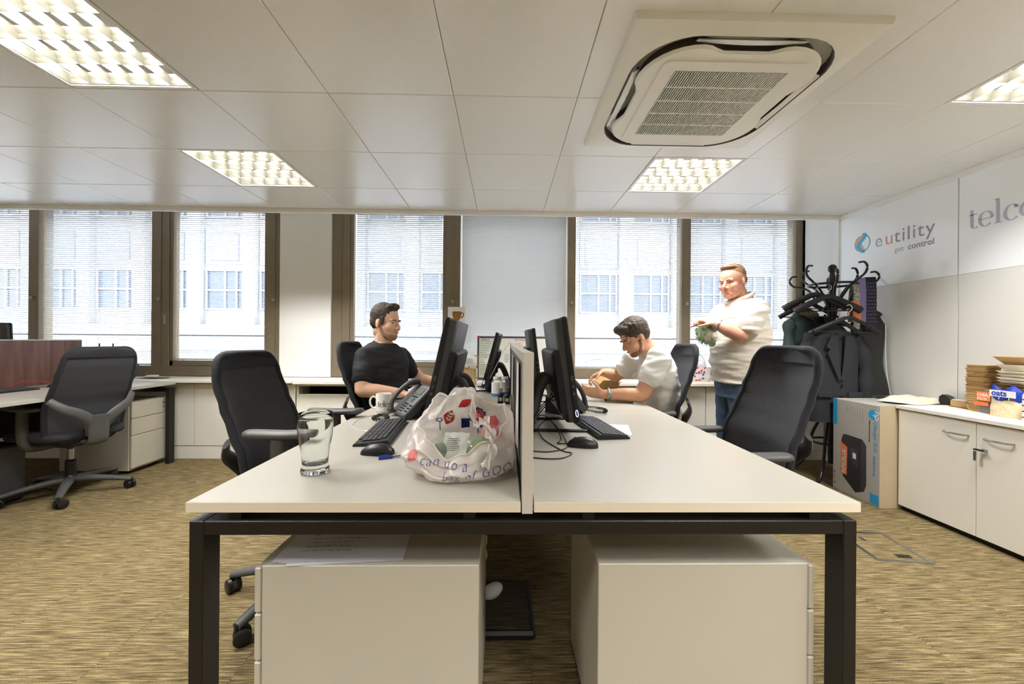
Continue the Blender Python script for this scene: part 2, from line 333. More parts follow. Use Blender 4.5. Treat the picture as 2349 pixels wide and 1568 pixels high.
# window wall
b = MB(); b.box(XL, XR + .2, 4.12, 4.3, -.1, .745)
b.box(XL, XR + .2, 4.10, 4.3, 2.50, 2.6); b.box(-2.272, -1.759, 4.06, 4.3, .745, 2.50); b.box(3.1, XR + .2, 4.06, 4.3, .745, 2.5)
ST(b.build('wall_back', 'wall_white', smooth=0))
ST(MB().box(XL - .1, XL, YF - .1, 4.3, -.1, 2.6).build('wall_left', 'wall_white', smooth=0))
ST(MB().box(XL - .1, XR + .2, YF - .1, YF, -.1, 2.6).build('wall_front', 'wall_white', smooth=0))
WIN = [('window_1', [(-6.0, -5.9), (-4.783, -4.683), (-3.568, -3.392), (-2.41, -2.272)], (0, 0, 1)), ('window_2', [(-1.759, -1.58), (-.604, -.46), (.644, .727), (1.829, 1.921), (3.022, 3.1)], (1, 0, 0, 0))]
BAYS = []
for nm, posts, sash in WIN:
    w = SE(nm); x0, x1 = posts[0][0], posts[-1][1]
    b = MB().box(x0, x1, 4.08, 4.22, .745, .845, .003); b.box(x0, x1, 4.09, 4.22, 2.46, 2.52, .003); b.build('window_frame', 'bronze', w)
    for a, c in posts:
        m = MB().box(a, c, 4.085, 4.22, .80, 2.5, .003)
        if c - a > .12: m.box((a + c) / 2 - .012, (a + c) / 2 + .012, 4.078, 4.086, .80, 2.5)
        m.build('mullion', 'bronze', w)
    for k in range(len(posts) - 1):
        a, c = posts[k][1], posts[k + 1][0]; BAYS.append((a, c, sash[k]))
        z0 = .845
        if sash[k]:
            s = MB()
            for q in ((a, a + .035, .845, 2.46), (c - .035, c, .845, 2.46)): s.box(q[0], q[1], 4.095, 4.15, q[2], q[3], .003)
            s.box(a, c, 4.095, 4.15, .845, .90, .003); s.build('sash', 'bronze', w); z0 = .90
        MB().box(a, c, 4.196, 4.202, z0 - .01, 2.47).build('pane', 'pane', w, 0)
    for a, c in posts[1:]:
        h = MB().cyl(((a + c) / 2, 4.083, 1.52), ((a + c) / 2, 4.068, 1.52), .011, n=14); h.cyl(((a + c) / 2, 4.068, 1.52), ((a + c) / 2, 4.062, 1.52), .016, n=14); h.build('window_knob', 'steel', w)
    for xk in ((-3.43,) if nm == 'window_1' else (-.49,)):
        h = MB().box(xk - .012, xk + .012, 4.079, 4.086, 1.27, 1.36, .002).build('lock_plate', 'steel', w); MB().cyl((xk, 4.08, 1.325), (xk, 4.073, 1.325), .007).build('keyhole', 'chrome', h)
# heating casing under the windows
t2 = SE('trim_2')
MB().box(XL, -1.955, 3.70, 4.10, .715, .74, .004).build('window_sill', 'sill', t2); MB().box(-1.945, XR - .01, 3.685, 4.10, .71, .74, .004).build('window_sill', 'sill', t2)
ped_edges = [XL, -5.3, -4.1, -2.9, -1.96]
for a, c in zip(ped_edges, ped_edges[1:]): MB().box(a + .003, c - .003, 3.78, 3.80, .122, .70, .002).build('casing_panel', 'casing', t2)
ed2 = [-1.93, -.75, .45, 1.93, XR - .02]
for k, (a, c) in enumerate(zip(ed2, ed2[1:])): MB().box(a + .003, c - .003, 3.775, 3.795, .10, .61 if k == 0 else .695, .002).build('casing_panel', 'casing', t2)
MB().box(XL, XR - .01, 3.785, 3.80, 0, .118).build('casing_plinth', 'casing', t2, 0)
b = MB().box(-1.945, -1.925, 3.77, 4.1, .0, .71); b.box(-1.925, -.75, 3.775, 3.80, .685, .71); b.build('casing_rail', 'casing', t2, 0)
MB().box(XL, XR - .01, 3.98, 4.0, 0, .71).build('casing_lining', 'dark_void', t2, 0)
# right-hand partition: glazed panels with a white and a grey film
wr = ST(MB().box(3.118, XR + .2, YF - .1, 3.62, -.1, 2.6).build('wall_right', 'wall_white', smooth=0))
MB().box(3.10, XR + .2, 3.66, 4.3, -.1, 2.6).build('return', 'wall_white', wr, 0)
M('panel_white', (250, 252, 253), .16, nz=(1, .02), spec=1.0, coat=.6); M('panel_grey', (226, 224, 217), .25, nz=(1, .02), spec=.8); M('alu', (205, 206, 204), .35, .6)
ys = [3.63, 2.668, 1.706, .744, -.218, -1.18, -2.142, YF]
for a, c in zip(ys, ys[1:]):
    MB().box(3.10, 3.118, c + .004, a - .004, 1.602, 2.262, .001).build('upper_panel', 'panel_white', wr); MB().box(3.10, 3.118, c + .004, a - .004, .02, 1.601, .001).build('lower_panel', 'panel_grey', wr)
    MB().box(3.104, 3.117, c - .004, c + .004, .02, 2.262).build('panel_joint', 'alu', wr, 0)
MB().box(3.085, 3.118, 3.63, 3.662, 0, 2.262, .002).build('post', 'white_paint', wr); MB().box(3.085, 3.118, YF, 3.66, 2.262, 2.30, .002).build('head_rail', 'white_paint', wr)
def onwall(y, z, s=1): return frame((3.0995, y, z), (0, -1, 0), (0, 0, 1))
text('e', .15, 'logo_pale', wr, onwall(3.285, 1.93)); text('u', .15, 'logo_orange', wr, onwall(3.198, 1.93)); text('tility', .15, 'logo_grey', wr, onwall(3.118, 1.93), spacing=1.1)
text('get', .06, 'telco_ink', wr, onwall(3.115, 1.852)); text('control', .064, 'logo_grey', wr, onwall(3.01, 1.852), bold=.0012)
em = MB()
def disc(mb, cy, cz, r0, r1, a0, a1, x, n=20):
    V = []
    for k in range(n + 1):
        a = math.radians(lerp(a0, a1, k / n)); V += [(x, cy - r0 * math.cos(a), cz + r0 * math.sin(a)), (x, cy - r1 * math.cos(a), cz + r1 * math.sin(a))]
    mb.add(V, [(2 * k, 2 * k + 2, 2 * k + 3, 2 * k + 1) for k in range(n)])
EY, EZ = 3.41, 1.995
disc(em, EY, EZ, 0, .07, 60, 300, 3.0997); em.build('emblem', 'logo_orange', wr, 0)
em = MB(); V = []
for k in range(21):
    t = k / 20; yy = .055 * math.sin(t * PI * 2 - .6); V += [(3.0993, EY + yy * .55 - .022, EZ - .083 + t * .168), (3.0993, EY + yy * .55 + .028 - .03 * abs(t - .5), EZ - .083 + t * .168)]
em.add(V, [(2 * k, 2 * k + 2, 2 * k + 3, 2 * k + 1) for k in range(20)]); disc(em, EY - .008, EZ, .068, .078, -80, 60, 3.0993); em.build('emblem_swoosh', 'logo_blue', wr, 0)
serif_word(.094).xf(onwall(2.61, 1.893)).build('lettering', 'telco_ink', wr, 0)
# ------------------------------------------------------------------ ceiling luminaires
M('louvre', (150, 147, 136), .34, .95); M('lum_frame', (235, 234, 230), .4)
LUM_LABELS = ['square ceiling light nearest the camera at the upper left corner', 'square ceiling light with a mirrored grid near the left windows', 'square ceiling light with a mirrored grid behind the air conditioner', 'square ceiling light at the right edge near the partition wall']
h = GT / 2 - .004
fm = MB(); fm.loft([[(x, y, z) for x, y in ((-a, -a), (a, -a), (a, a), (-a, a))] for a, z in ((h, .02), (h, 0), (h - .018, 0), (h - .022, .085), (h - .022, .1), (h, .1))], cap=False, closed=True)
frame_me = fm.mesh('lum_frame', 'lum_frame', 0); top_me = MB().box(-h, h, -h, h, .1, .104).mesh('housing', 'lum_frame', 0)
rowm = MB().prism([(-.0012, .006), (.0012, .006), (.006, .025), (.016, .05), (-.016, .05), (-.006, .025)], -h + .02, h - .02, 'x').mesh('louvre_bar', 'louvre', 0)
crm = MB().prism([(-.0008, .006), (.0008, .006), (.0035, .048), (-.0035, .048)], -h + .02, h - .02, 'y').mesh('louvre_blade', 'louvre', 0)
for k, (x, y) in enumerate(LUMS):
    lb = LUM_LABELS[k] if k < 4 else 'square ceiling light over the part of the office behind the viewer'
    t = T('ceiling_light', lb, 'ceiling light', (x + GT / 2, y + GT / 2, CEIL), group='recessed square ceiling lights')
    inst('frame', frame_me, t); inst('housing', top_me, t); w = h - .02
    for q in range(5): inst('louvre_bar', rowm, t, (0, -w + 2 * w * q / 4, 0))
    for q in range(7): inst('louvre_blade', crm, t, (-w + 2 * w * q / 6, 0, 0))
    for q in range(4):
        L = bpy.data.lights.new('lamp', 'AREA'); L.shape = 'RECTANGLE'; L.size = .54; L.size_y = .022; L.energy = LAMP_W / 4; L.color = (1, .99, .975)
        lo = bpy.data.objects.new('lamp', L); COL.objects.link(lo); lo.parent = t; lo.location = (0, -w + 2 * w * (q + .5) / 4, .058)
# ------------------------------------------------------------------ air conditioner
M('outlet_grey', (70, 66, 60), .5)
ac = T('air_conditioner', 'cream ceiling cassette air conditioner with a square slatted grille', 'air conditioner', (.927, 1.873, CEIL))
n = 8; out = rrect(.94, .95, .012, n); o2 = rrect(.928, .938, .012, n); i1 = rrect(.82, .83, .22, n); i2 = rrect(.81, .82, .215, n)
zz = lambda o, z: [(x, y, z) for x, y in o]
MB().loft([zz(out, 0), zz(out, -.012), zz(o2, -.026), zz(i1, -.040)], cap=False).build('panel', 'cream_plastic', ac)
MB().loft([zz(i1, -.040), zz(i2, -.034), zz(i2, .03)], cap=False).build('outlet_lining', 'outlet_grey', ac)
MB().loft([zz(i2, .03), zz(rrect(.60, .61, .1, n), .032)], cap=True).build('air_channel', 'dark_void', ac)
def pinched(w, d, r, z, k):
    o = []
    for x, y in rrect(w, d, r, n): o.append((x, y, z))
    r_ = []
    m = len(o)
    for i in range(m):   # the body draws in along the middle of every side, in front of the outlets
        a, b_ = Vector(o[i]), Vector(o[(i + 1) % m]); r_.append(tuple(a)); L = (b_ - a).length
        if L > .1:
            nrm = Vector((b_.y - a.y, a.x - b_.x, 0)).normalized()
            for t in [q / 12 for q in range(1, 12)]: r_.append(tuple(a.lerp(b_, t) - nrm * k * min(1, math.sin(PI * t) * 1.6) ** 2))
    return r_
w_ = .75
MB().loft([pinched(w_ - .05, w_ - .04, .18, .03, .03), pinched(w_ - .035, w_ - .025, .19, -.02, .035), pinched(w_ - .004, w_ + .006, .2, -.043, .03)], cap=False).build('body_skirt', 'outlet_grey', ac)
MB().loft([pinched(w_ - .004, w_ + .006, .2, -.043, .03), pinched(w_, w_ + .01, .2, -.046, .03), pinched(w_ - .02, w_ - .01, .19, -.054, .026)], cap=True).build('body', 'cream_plastic', ac)
for a in range(4):
    m = MB().grid(lambda u, v: (lerp(-.21, .21, u), .372 + .028 * v, -.030 - .010 * math.sin(PI * u) * (1 - v) - .012 * v), 12, 3); m.grid(lambda u, v: (lerp(-.21, .21, u), .372 + .028 * v, -.026 - .010 * math.sin(PI * u) * (1 - v) - .012 * v), 12, 3)
    m.build('flap', 'white_plastic', ac, rot=(0, 0, a * PI / 2))
    MB().cyl((-.212, .375, -.022), (.212, .375, -.022), .004).build('flap_rod', 'black_plastic', ac, rot=(0, 0, a * PI / 2))
g1 = rrect(.60, .62, .035, n); g2 = rrect(.59, .61, .03, n); g3 = rrect(.475, .505, .006, n); g4 = rrect(.465, .495, .006, n)
MB().loft([zz(g1, -.050), zz(g2, -.060), zz(g3, -.061), zz(g4, -.050)], cap=False).build('grille_frame', 'cream_plastic', ac)
MB().box(-.24, .24, -.255, .255, -.0555, -.0545).build('filter', 'dark_void', ac, 0)
gm = MB().box(-.0018, .0018, -.25, .25, -.062, -.0556).mesh('grille_slat', 'cream_plastic', 0)
for q in range(46): inst('grille_slat', gm, ac, (-.232 + .464 * q / 45, 0, 0), (0, 0, 0))
for q in range(4): MB().box(-.235, .235, -.003, .003, -.0626, -.056).build('grille_rib', 'cream_plastic', ac, 0, loc=(0, -.15 + .1 * q, 0))
# ------------------------------------------------------------------ blinds
def blind(a, c, z0, tilt, label, mat='slat', pitch=.0205):
    t = T('venetian_blind', label, 'blind', ((a + c) / 2, 4.135, z0), group='venetian blinds in the windows'); hw = (c - a) / 2 - .012; top = 2.46
    V = []; nseg = 4
    m = MB().grid(lambda u, v: (lerp(-hw, hw, u), (v - .5) * .025, .0022 * (1 - (2 * v - 1) ** 2)), 2, nseg); me = m.mesh('slat', mat, 60)
    nsl = int((top - z0 - .03) / pitch)
    for k in range(nsl): inst('slat', me, t, (0, 0, .03 + pitch * k), (tilt + random.uniform(-.03, .03), 0, 0))
    MB().box(-hw, hw, -.013, .013, 0, .014, .003).build('bottom_rail', mat, t); MB().box(-hw, hw, -.02, .02, top - z0, top - z0 + .03).build('head_rail', mat, t, 0)
    for x in ([-hw * .72, hw * .72] if hw < .5 else [-hw * .8, 0, hw * .8]):
        for y in (-.0135, .0135): MB().tube([(x, y, .01), (x, y, top - z0)], .0008, 4).build('ladder_cord', 'white_plastic', t, 0)
    MB().tube([(-hw + .06, -.022, .75), (-hw + .06, -.022, top - z0)], .0025, 6).build('tilt_wand', 'clear_plastic', t)
BL = ['half open white venetian blind cut off by the left picture edge', 'half open white venetian blind behind the mesh chair at the far left', 'open white venetian blind showing the stone building, left of the white pier',
      'half open white venetian blind behind the man in black', 'fully closed grey venetian blind behind the leaning whiteboard', 'open white venetian blind behind the man bending over his food', 'bright white venetian blind behind the standing man']
for k, (a, c, s) in enumerate(BAYS):
    s_ = .035 if s else 0; blind(a + s_, c - s_, .905 if s else .85, {1: -.30, 0: -.30, 2: -.05, 3: -.30, 4: 1.25, 5: -.12, 6: -.30}[k], BL[k], 'slat_shut' if k == 4 else 'slat')
# sampling portals in the window openings (they let the sky in, they give off no light of their own)
for a, c in ((-5.95, -2.27), (-1.76, 3.1)):
    L = bpy.data.lights.new('sky_portal', 'AREA'); L.shape = 'RECTANGLE'; L.size = c - a; L.size_y = 1.72; L.cycles.is_portal = True
    o = bpy.data.objects.new('sky_portal', L); COL.objects.link(o); o.location = ((a + c) / 2, 4.26, 1.64); o.rotation_euler = (-PI / 2, 0, 0)
# ------------------------------------------------------------------ the stone building across the street
bd = T('stone_building', 'pale stone office building across the street, seen through the blinds', 'building', (0, 13, 0)); BP = 1.75
wall = MB().box(-20, 20, .25, .6, -6, 12); wall.build('wall', 'stone', bd, 0)
MB().box(-20, 20, -.35, .3, 1.22, 1.55, .03).build('cornice', 'stone', bd); MB().box(-20, 20, -.2, .3, .75, 1.2, .02).build('string_course', 'stone', bd)
pil = MB().box(-.2, .2, 0, .3, 1.55, 12).mesh('pilaster', 'stone', 0)
sp1 = MB().box(-.62, .62, .18, .28, 0, 1.2).mesh('spandrel_frame', 'stone', 0); sp2 = MB().box(-.46, .46, .13, .2, .12, 1.06, .02).mesh('spandrel_panel', 'stone_panel', 0)
wf = MB(); 
for q in (-.62, -.02, .36, .58): wf.box(q, q + .045, .17, .27, 0, 1.3)
for q in (0, .62, 1.26): wf.box(-.62, .62, .16, .27, q, q + .05)
wfm = wf.mesh('window_frame', 'far_frame', 0); wpm = MB().box(-.62, .62, .22, .262, 0, 1.3).mesh('pane', 'far_glass', 0)
arch = MB()
for a in range(12):
    t0, t1 = PI * a / 12, PI * (a + 1) / 12; arch.add([(math.cos(t) * r, .2 - .03 * (r > .7), math.sin(t) * r) for t in (t0, t1) for r in (.62, .8)] , [(0, 1, 3, 2)])
archm = arch.mesh('arch', 'stone', 0)
for k in range(-10, 11):
    x = -9.15 + BP * 5 + BP * k
    inst('pilaster', pil, bd, (x + BP / 2, 0, 0))
    for z in (2.05, 5.05, 8.05):
        w_ = inst('window', wfm, bd, (x, 0, z)); inst('pane', wpm, w_)
        sf = inst('spandrel', sp1, bd, (x, 0, z + 1.48)); inst('spandrel_panel', sp2, sf)
    inst('arch', archm, bd, (x, 0, -.3)); MB().box(-.62, .62, .2, .27, -2.5, -.3).build('ground_pane', 'far_glass', bd, 0, loc=(x, 0, 0)) if abs(k) < 9 else 0
tag(MB().box(-30, 30, 4.5, 30, -6.2, -6).build('street', 'grey_plastic', smooth=0), 'grey street far below the windows', 'street', kind='structure')
# ------------------------------------------------------------------ main bench desk
DX0, DX1, DY0, DYM, DY1, DZ = -.773, .898, .985, 2.2655, 3.55, .73
bench = T('bench_desk', 'large white back to back bench desk on a dark metal frame in the foreground', 'desk', (0, DY0, 0))
def bb(name, mat, x0, x1, y0, y1, z0, z1, c=0, par=None): return MB().box(x0, x1, y0 - DY0, y1 - DY0, z0, z1, c).build(name, mat, par or bench)
for x0, x1 in ((DX0, .043), (.076, DX1)):
    bb('desk_top', 'desk_white', x0, x1, DY0, DYM, DZ - .025, DZ, .0015); bb('desk_top', 'desk_white', x0, x1, DYM + .002, DY1, DZ - .025, DZ, .0015)
for x0, x1 in ((DX0, .043), (.076, DX1)): bb('lit_edge', 'desk_lit', x0, x1, DY0 - .0015, DY0, DZ - .025, DZ - .001)  # added strip, desk front painted lighter to stand in for light falling on it
for y in (.99, 2.235, 3.48):
    for x in (-.770, .860): bb('leg', 'black_metal', x, x + .035, y, y + .06, 0, .681, .002)
    bb('cross_beam', 'black_metal', -.735, .86, y, y + .06, .646, .681, .002)
for x in (-.70, -.05, .12, .80): bb('top_rail', 'black_metal', x, x + .03, 1.06, 3.47, .681, .705)
for x in (-.68, -.1, .2, .78):
    for y in (1.0, 3.49): bb('spacer', 'black_metal', x, x + .03, y, y + .03, .681, .705)
ct = MB(); n_ = []
for y in (1.16, 3.3): n_.append([(x, y - DY0, z) for x, z in ((-.10, .655), (-.06, .60), (.13, .60), (.17, .655), (.165, .657), (.127, .603), (-.057, .603), (-.095, .657))])
ct.loft(n_).build('cable_tray', 'white_plastic', bench, 0)
# desk screen
scr = T('desk_screen', 'thin dark grey screen with white edges dividing the bench desk', 'desk screen', (.0595, DY0, .70))
MB().box(-.010, .010, .027, 2.25, 0, .373).build('board', 'grey_plastic', scr, 0)
M('screen_fabric', (120, 120, 117), .7, nz=(300, .2), bump=(500, .3)); MATS['grey_plastic']
scr.children[0].data.materials[0] = MATS['screen_fabric']
MB().box(-.0135, .0135, 0, .027, 0, .40, .001).build('end_cap', 'desk_edge', scr); MB().box(-.0135, .0135, .027, 2.25, .373, .40, .001).build('top_cap', 'desk_edge', scr); MB().box(-.0135, .0135, 2.25, 2.262, 0, .40, .001).build('end_cap', 'desk_edge', scr)
# ------------------------------------------------------------------ pedestals: drawers face +x locally
def pedestal(label, x, y, rz, z=.54, L=.585, Wd=.42):
    t = T('drawer_pedestal', label, 'pedestal', (x, y, 0), rz, 'white drawer pedestals'); g = .03
    MB().box(-L, -.022, 0, Wd, g, z, .002).build('body', 'ped_white', t)
    hs = [g + .005, g + .26, g + .385, z - .004] if z < .56 else [g + .02, g + .29, g + .43, z - .004]
    for k in range(3):
        d = MB().box(-.018, 0, .004, Wd - .004, hs[k], hs[k + 1] - .004, .003).build('drawer', 'ped_white', t)
        MB().box(-.021, -.0175, .012, Wd - .012, hs[k + 1] - .018, hs[k + 1] - .006).build('finger_pull', 'black_plastic', d, 0)
    lk = MB().cyl((-.001, Wd - .05, z - .05), (.004, Wd - .05, z - .05), .009).build('lock', 'steel', t); MB().cyl((-.001, Wd - .05, z - .085), (.003, Wd - .05, z - .085), .008).build('lock', 'steel', t)
    for a in (-L + .05, -.07):
        for b in (.05, Wd - .05): c = MB().cyl((a, b - .012, .02), (a, b + .012, .02), .02, n=14); c.cyl((a, b, .02), (a, b, .035), .008); c.build('castor', 'black_plastic', t)
    return t
pedestal('white drawer pedestal under the near left desk with papers on it', -.647, 1.465, PI, .54)
pedestal('white drawer pedestal under the near right desk', .838, 1.05, 0, .54)
pedestal('white drawer pedestal with a lock under the far left desk', -3.06, 3.33, 0, .60, .58, .355)
# papers on the pedestal
def sheet(name, label, cat, x, y, z, w, d, rz, mat='paper', curl=.0, seed=0, th=.0006, parent=None, group=None):
    def fn(u, v): return ((u - .5) * w, (v - .5) * d, curl * ((2 * v - 1) ** 2 + .4 * (2 * u - 1) ** 2) + .001 * noise.noise(Vector((u * 3 + seed, v * 3, seed))))
    m = MB(); m.grid(fn, 9, 9); k = len(m.v); m.v += [(a, b, c + th) for a, b, c in m.v]; m.f += [tuple(i + k for i in q) for q in m.f[:64]]
    o = m.build(name, mat, parent, loc=(x, y, z), rot=(0, 0, rz))
    return tag(o, label, cat, group) if label else o
def print_lines(o, n, w, d, x0, y1, step, mat='grey_ink', h=.0016, z=.0012, seed=1, frac=(.5, 1)):
    r = random.Random(seed); m = MB()
    for k in range(n):
        y = y1 - step * k; x = x0; 
        while x < x0 + w * r.uniform(*frac):
            l = r.uniform(.006, .02); m.box(x, x + l, y - h, y, z, z + .0002); x += l + .004
    return m.build('print', mat, o, 0)
p = sheet('paper_stack', 'stack of printed papers lying on the near left pedestal', 'papers', -.455, 1.165, .5412, .31, .21, .05, 'paper_grey', .002); print_lines(p, 6, .2, .2, -.10, .06, .022, 'black_ink', z=.004)
for k in range(3): sheet('sheet', None, None, .02 * k - .01, -.01 * k + .012, -.0004 - .0003 * k, .297, .21, .02 * k, 'paper_grey', .001, k, parent=p)
# ------------------------------------------------------------------ far left bench
lb = T('bench_desk', 'white bench desk with a walnut screen by the left windows', 'desk', (-3.4, 2.2, 0))
def l2(name, mat, x0, x1, y0, y1, z0, z1, c=0): return MB().box(x0 + 3.4, x1 + 3.4, y0 - 2.2, y1 - 2.2, z0, z1, c).build(name, mat, lb)
l2('desk_top', 'desk_white', -3.83, -2.995, 1.9, 3.688, .705, .73, .0015); l2('desk_top', 'desk_white', -4.70, -3.87, 1.9, 3.688, .705, .73, .0015)
for y in (1.92, 3.62):
    for x in (-4.68, -3.03): l2('leg', 'black_metal', x, x + .035, y, y + .06, 0, .681, .002)
    l2('cross_beam', 'black_metal', -4.645, -3.03, y, y + .06, .646, .681, .002)
for x in (-4.6, -3.9, -3.75, -3.10): l2('top_rail', 'black_metal', x, x + .03, 1.98, 3.62, .681, .705)
l2('modesty_panel', 'black_metal', -3.87, -3.85, 1.98, 3.6, .35, .64)
ws = T('desk_screen', 'walnut veneered desk screen on the far left bench', 'desk screen', (-3.85, 1.9, .73)); MB().box(-.012, .012, 0, 1.79, 0, .368, .001).build('board', 'walnut', ws); MB().box(-.013, .013, 0, 1.79, .368, .376, .001).build('top_trim', 'alu', ws)
# ------------------------------------------------------------------ cupboard along the partition
def handle(par, y, z, x, L=.13):
    pts = [(x, y - L / 2, z), (x - .022, y - L / 2 + .012, z)] + [(x - .024 - .008 * math.sin(PI * t), lerp(y - L / 2 + .016, y + L / 2 - .016, t), z) for t in (.15, .3, .5, .7, .85)] + [(x - .022, y + L / 2 - .012, z), (x, y + L / 2, z)]
    return MB().tube(pts, .0055, 8, up=(1, 0, 0), flat=.8).build('handle', 'chrome', par)
def cupboard(label, y1):
    t = T('cupboard', label, 'cupboard', (2.69, y1 - .9, 0), group='white cupboards along the partition')
    MB().box(.02, .40, .001, .899, .03, .685, .001).build('carcass', 'cupboard_white', t); MB().box(.03, .40, .001, .899, 0, .03).build('plinth', 'black_metal', t, 0)
    for k, (a, c) in enumerate(((.4515, .897), (.003, .4485))):
        d = MB().box(0, .018, a, c, .034, .68, .0015).build('door', 'cupboard_white', t); handle(d, a + .10 if k == 0 else c - .105, .60, 0)
        if k == 1:
            MB().cyl((0, c - .045, .535), (-.02, c - .045, .535), .008).build('lock', 'steel', d); kk = MB().box(-.034, -.018, c - .052, c - .01, .531, .539, .001); kk.build('key', 'black_plastic', d)
            MB().box(-.028, -.024, c - .02, c - .006, .47, .525, .001).build('key_on_ring', 'steel', d)
    return t
cupboard('white two door cupboard beside the printer box, keys hanging in its lock', 2.668); cupboard('white two door cupboard nearest the viewer at the right edge', 1.765)
tag(MB().box(2.675, 3.098, .84, 2.672, .687, .71, .0015).build('worktop', 'cupboard_white'), 'long white worktop lying on the cupboards by the partition', 'worktop')
# ------------------------------------------------------------------ office chairs, facing +y locally
BACKP = [(.44, -.17), (.55, -.172), (.70, -.19), (.80, -.235), (.90, -.275), (1.0, -.31), (1.10, -.33)]
def back_hw(z):
    w = interp([(.44, .19), (.52, .232), (.70, .245), (.9, .232), (1.1, .212)], z)
    if z > 1.02: q = (z - 1.02) / .08; w = w - .075 * (1 - math.sqrt(max(0, 1 - q * q)))
    if z < .52: q = (.52 - z) / .08; w = w - .05 * (1 - math.sqrt(max(0, 1 - q * q)))
    return w
def chair(label, x, y, rz, arm=.70, dz=0, spin=0):
    t = T('office_chair', label, 'chair', (x, y, 0), rz, 'black mesh office chairs')
    zs = [.44, .445, .46, .48, .52] + [.56 + .04 * k for k in range(12)] + [1.03, 1.05, 1.065, 1.08, 1.09, 1.097, 1.10]
    def row(z, off, k=1):
        w = back_hw(z) * k; yb = interp(BACKP, z); return [(w * s, yb + off + .045 * s * s, z + dz) for s in [q / 8 - 1 for q in range(17)]]
    nz_ = len(zs)
    def slab(zl, f, b_, k=1):
        rows = [row(z, f, k) for z in zl] ; rb = [row(z, b_, k) for z in zl]; m = MB(); n = 17; N = len(zl)
        m.v = [p for r in rows for p in r] + [p for r in rb for p in r]; o = N * n
        for j in range(N - 1):
            for i in range(n - 1): a = j * n + i; m.f.append((a, a + 1, a + n + 1, a + n)); m.f.append((o + a, o + a + n, o + a + n + 1, o + a + 1))
            for i in (0, n - 1): a = j * n + i; m.f.append((a, a + n, o + a + n, o + a))
        for j in (0, N - 1):
            for i in range(n - 1): a = j * n + i; m.f.append((a, a + 1, o + a + 1, o + a))
        return m
    slab(zs, .004, -.012, .93).build('back_mesh', 'chair_mesh', t, 50)
    # rim of the back: a padded loop round the outline
    loop = [(-back_hw(z) * .955, interp(BACKP, z) + .045 - .004, z + dz) for z in zs] + [(back_hw(zs[-1]) * .955 * s, interp(BACKP, 1.1) + .045 * s * s - .004, 1.10 + dz) for s in (-.8, -.5, -.2, .2, .5, .8)] + [(back_hw(z) * .955, interp(BACKP, z) + .045 - .004, z + dz) for z in zs[::-1]] + [(back_hw(.44) * .955 * s, interp(BACKP, .44) + .045 * s * s - .004, .44 + dz) for s in (.8, .4, 0, -.4, -.8)]
    MB().tube(loop, .016, 8, closed=True).build('back_frame', 'chair_fabric', t, 60)
    slab([1.04, 1.05, 1.065, 1.08, 1.09, 1.097, 1.102], .012, -.02, .95).build('head_band', 'chair_fabric', t, 50)
    # yoke behind the back
    for s in (-1, 1):
        pts = smooth_path([(.02 * s, -.225, .50 + dz), (.06 * s, -.258, .60 + dz), (.12 * s, -.262, .655 + dz), (.19 * s, -.245, .70 + dz), (.245 * s, -.205, .76 + dz)], 5)
        MB().tube(pts, [.042 - .018 * k / (len(pts) - 1) for k in range(len(pts))], 10, up=(0, 1, 0), flat=.38).build('yoke_arm', 'chair_plastic', t, 60)
    pts = [(0, -.04, .405), (0, -.15, .40), (0, -.225, .415 + dz * .5), (0, -.25, .46 + dz), (0, -.255, .56 + dz), (0, -.26, .63 + dz)]
    pts = smooth_path(pts, 5); MB().tube(pts, [.055] * 6 + [.062] * (len(pts) - 6), 12, up=(0, 1, 0), flat=.35).build('yoke_spine', 'chair_plastic', t, 60)
    # seat
    m = MB(); rings = []
    for k, (zz_, sc_) in enumerate(((.415, .86), (.42, .95), (.44, 1), (.462, .98), (.474, .90), (.478, .6), (.476, .15))):
        rings.append([(a * sc_, b * sc_ + .03, zz_ + (.012 * (abs(a) / .24) ** 2 if k > 2 else 0) - (.02 * max(0, b - .12) / .12 if k > 2 else .01 * max(0, b - .12) / .12)) for a, b in rrect(.49, .47, .10, 6)])
    m.loft(rings).build('seat', 'chair_fabric', t, 60)
    MB().box(-.10, .10, -.12, .13, .355, .415, .015).build('mechanism', 'black_plastic', t)
    for s in (-1, 1):
        a = T if False else None
        m = MB(); rings = []
        for q, r in ((-.13, .2), (-.125, .75), (-.1, 1), (.02, 1), (.11, .95), (.138, .75), (.145, .2)):
            rings.append([(.25 * s + .042 * r * math.cos(g) * (1 if abs(math.cos(g)) < .9 else 1), q, arm - .015 + .015 * math.copysign(abs(math.sin(g)) ** .6, math.sin(g)) * min(1, r + .15) + .006 * (q / .14) ** 2) for g in [2 * PI * k / 14 for k in range(14)]])
        m.loft(rings).build('arm_pad', 'chair_plastic', t, 60)
        pts = smooth_path([(.09 * s, .0, .385), (.20 * s, .0, .385), (.245 * s, 0, .42), (.255 * s, 0, .52), (.252 * s, 0, arm - .028)], 5)
        MB().tube(pts, .03, 10, up=(0, 1, 0), flat=1.0).build('arm_post', 'chair_plastic', t, 60)
    MB().lathe([(.03, .09), (.03, .24), (.024, .245), (.016, .25), (.016, .36)], 16).build('gas_column', 'black_plastic', t)
    MB().lathe([(.017, .25), (.0175, .255), (.0175, .32), (.017, .325)], 16).build('column_sleeve', 'steel', t)
    MB().lathe([(.02, .07), (.045, .075), (.045, .125), (.035, .14), (.02, .145)], 18).build('hub', 'black_plastic', t)
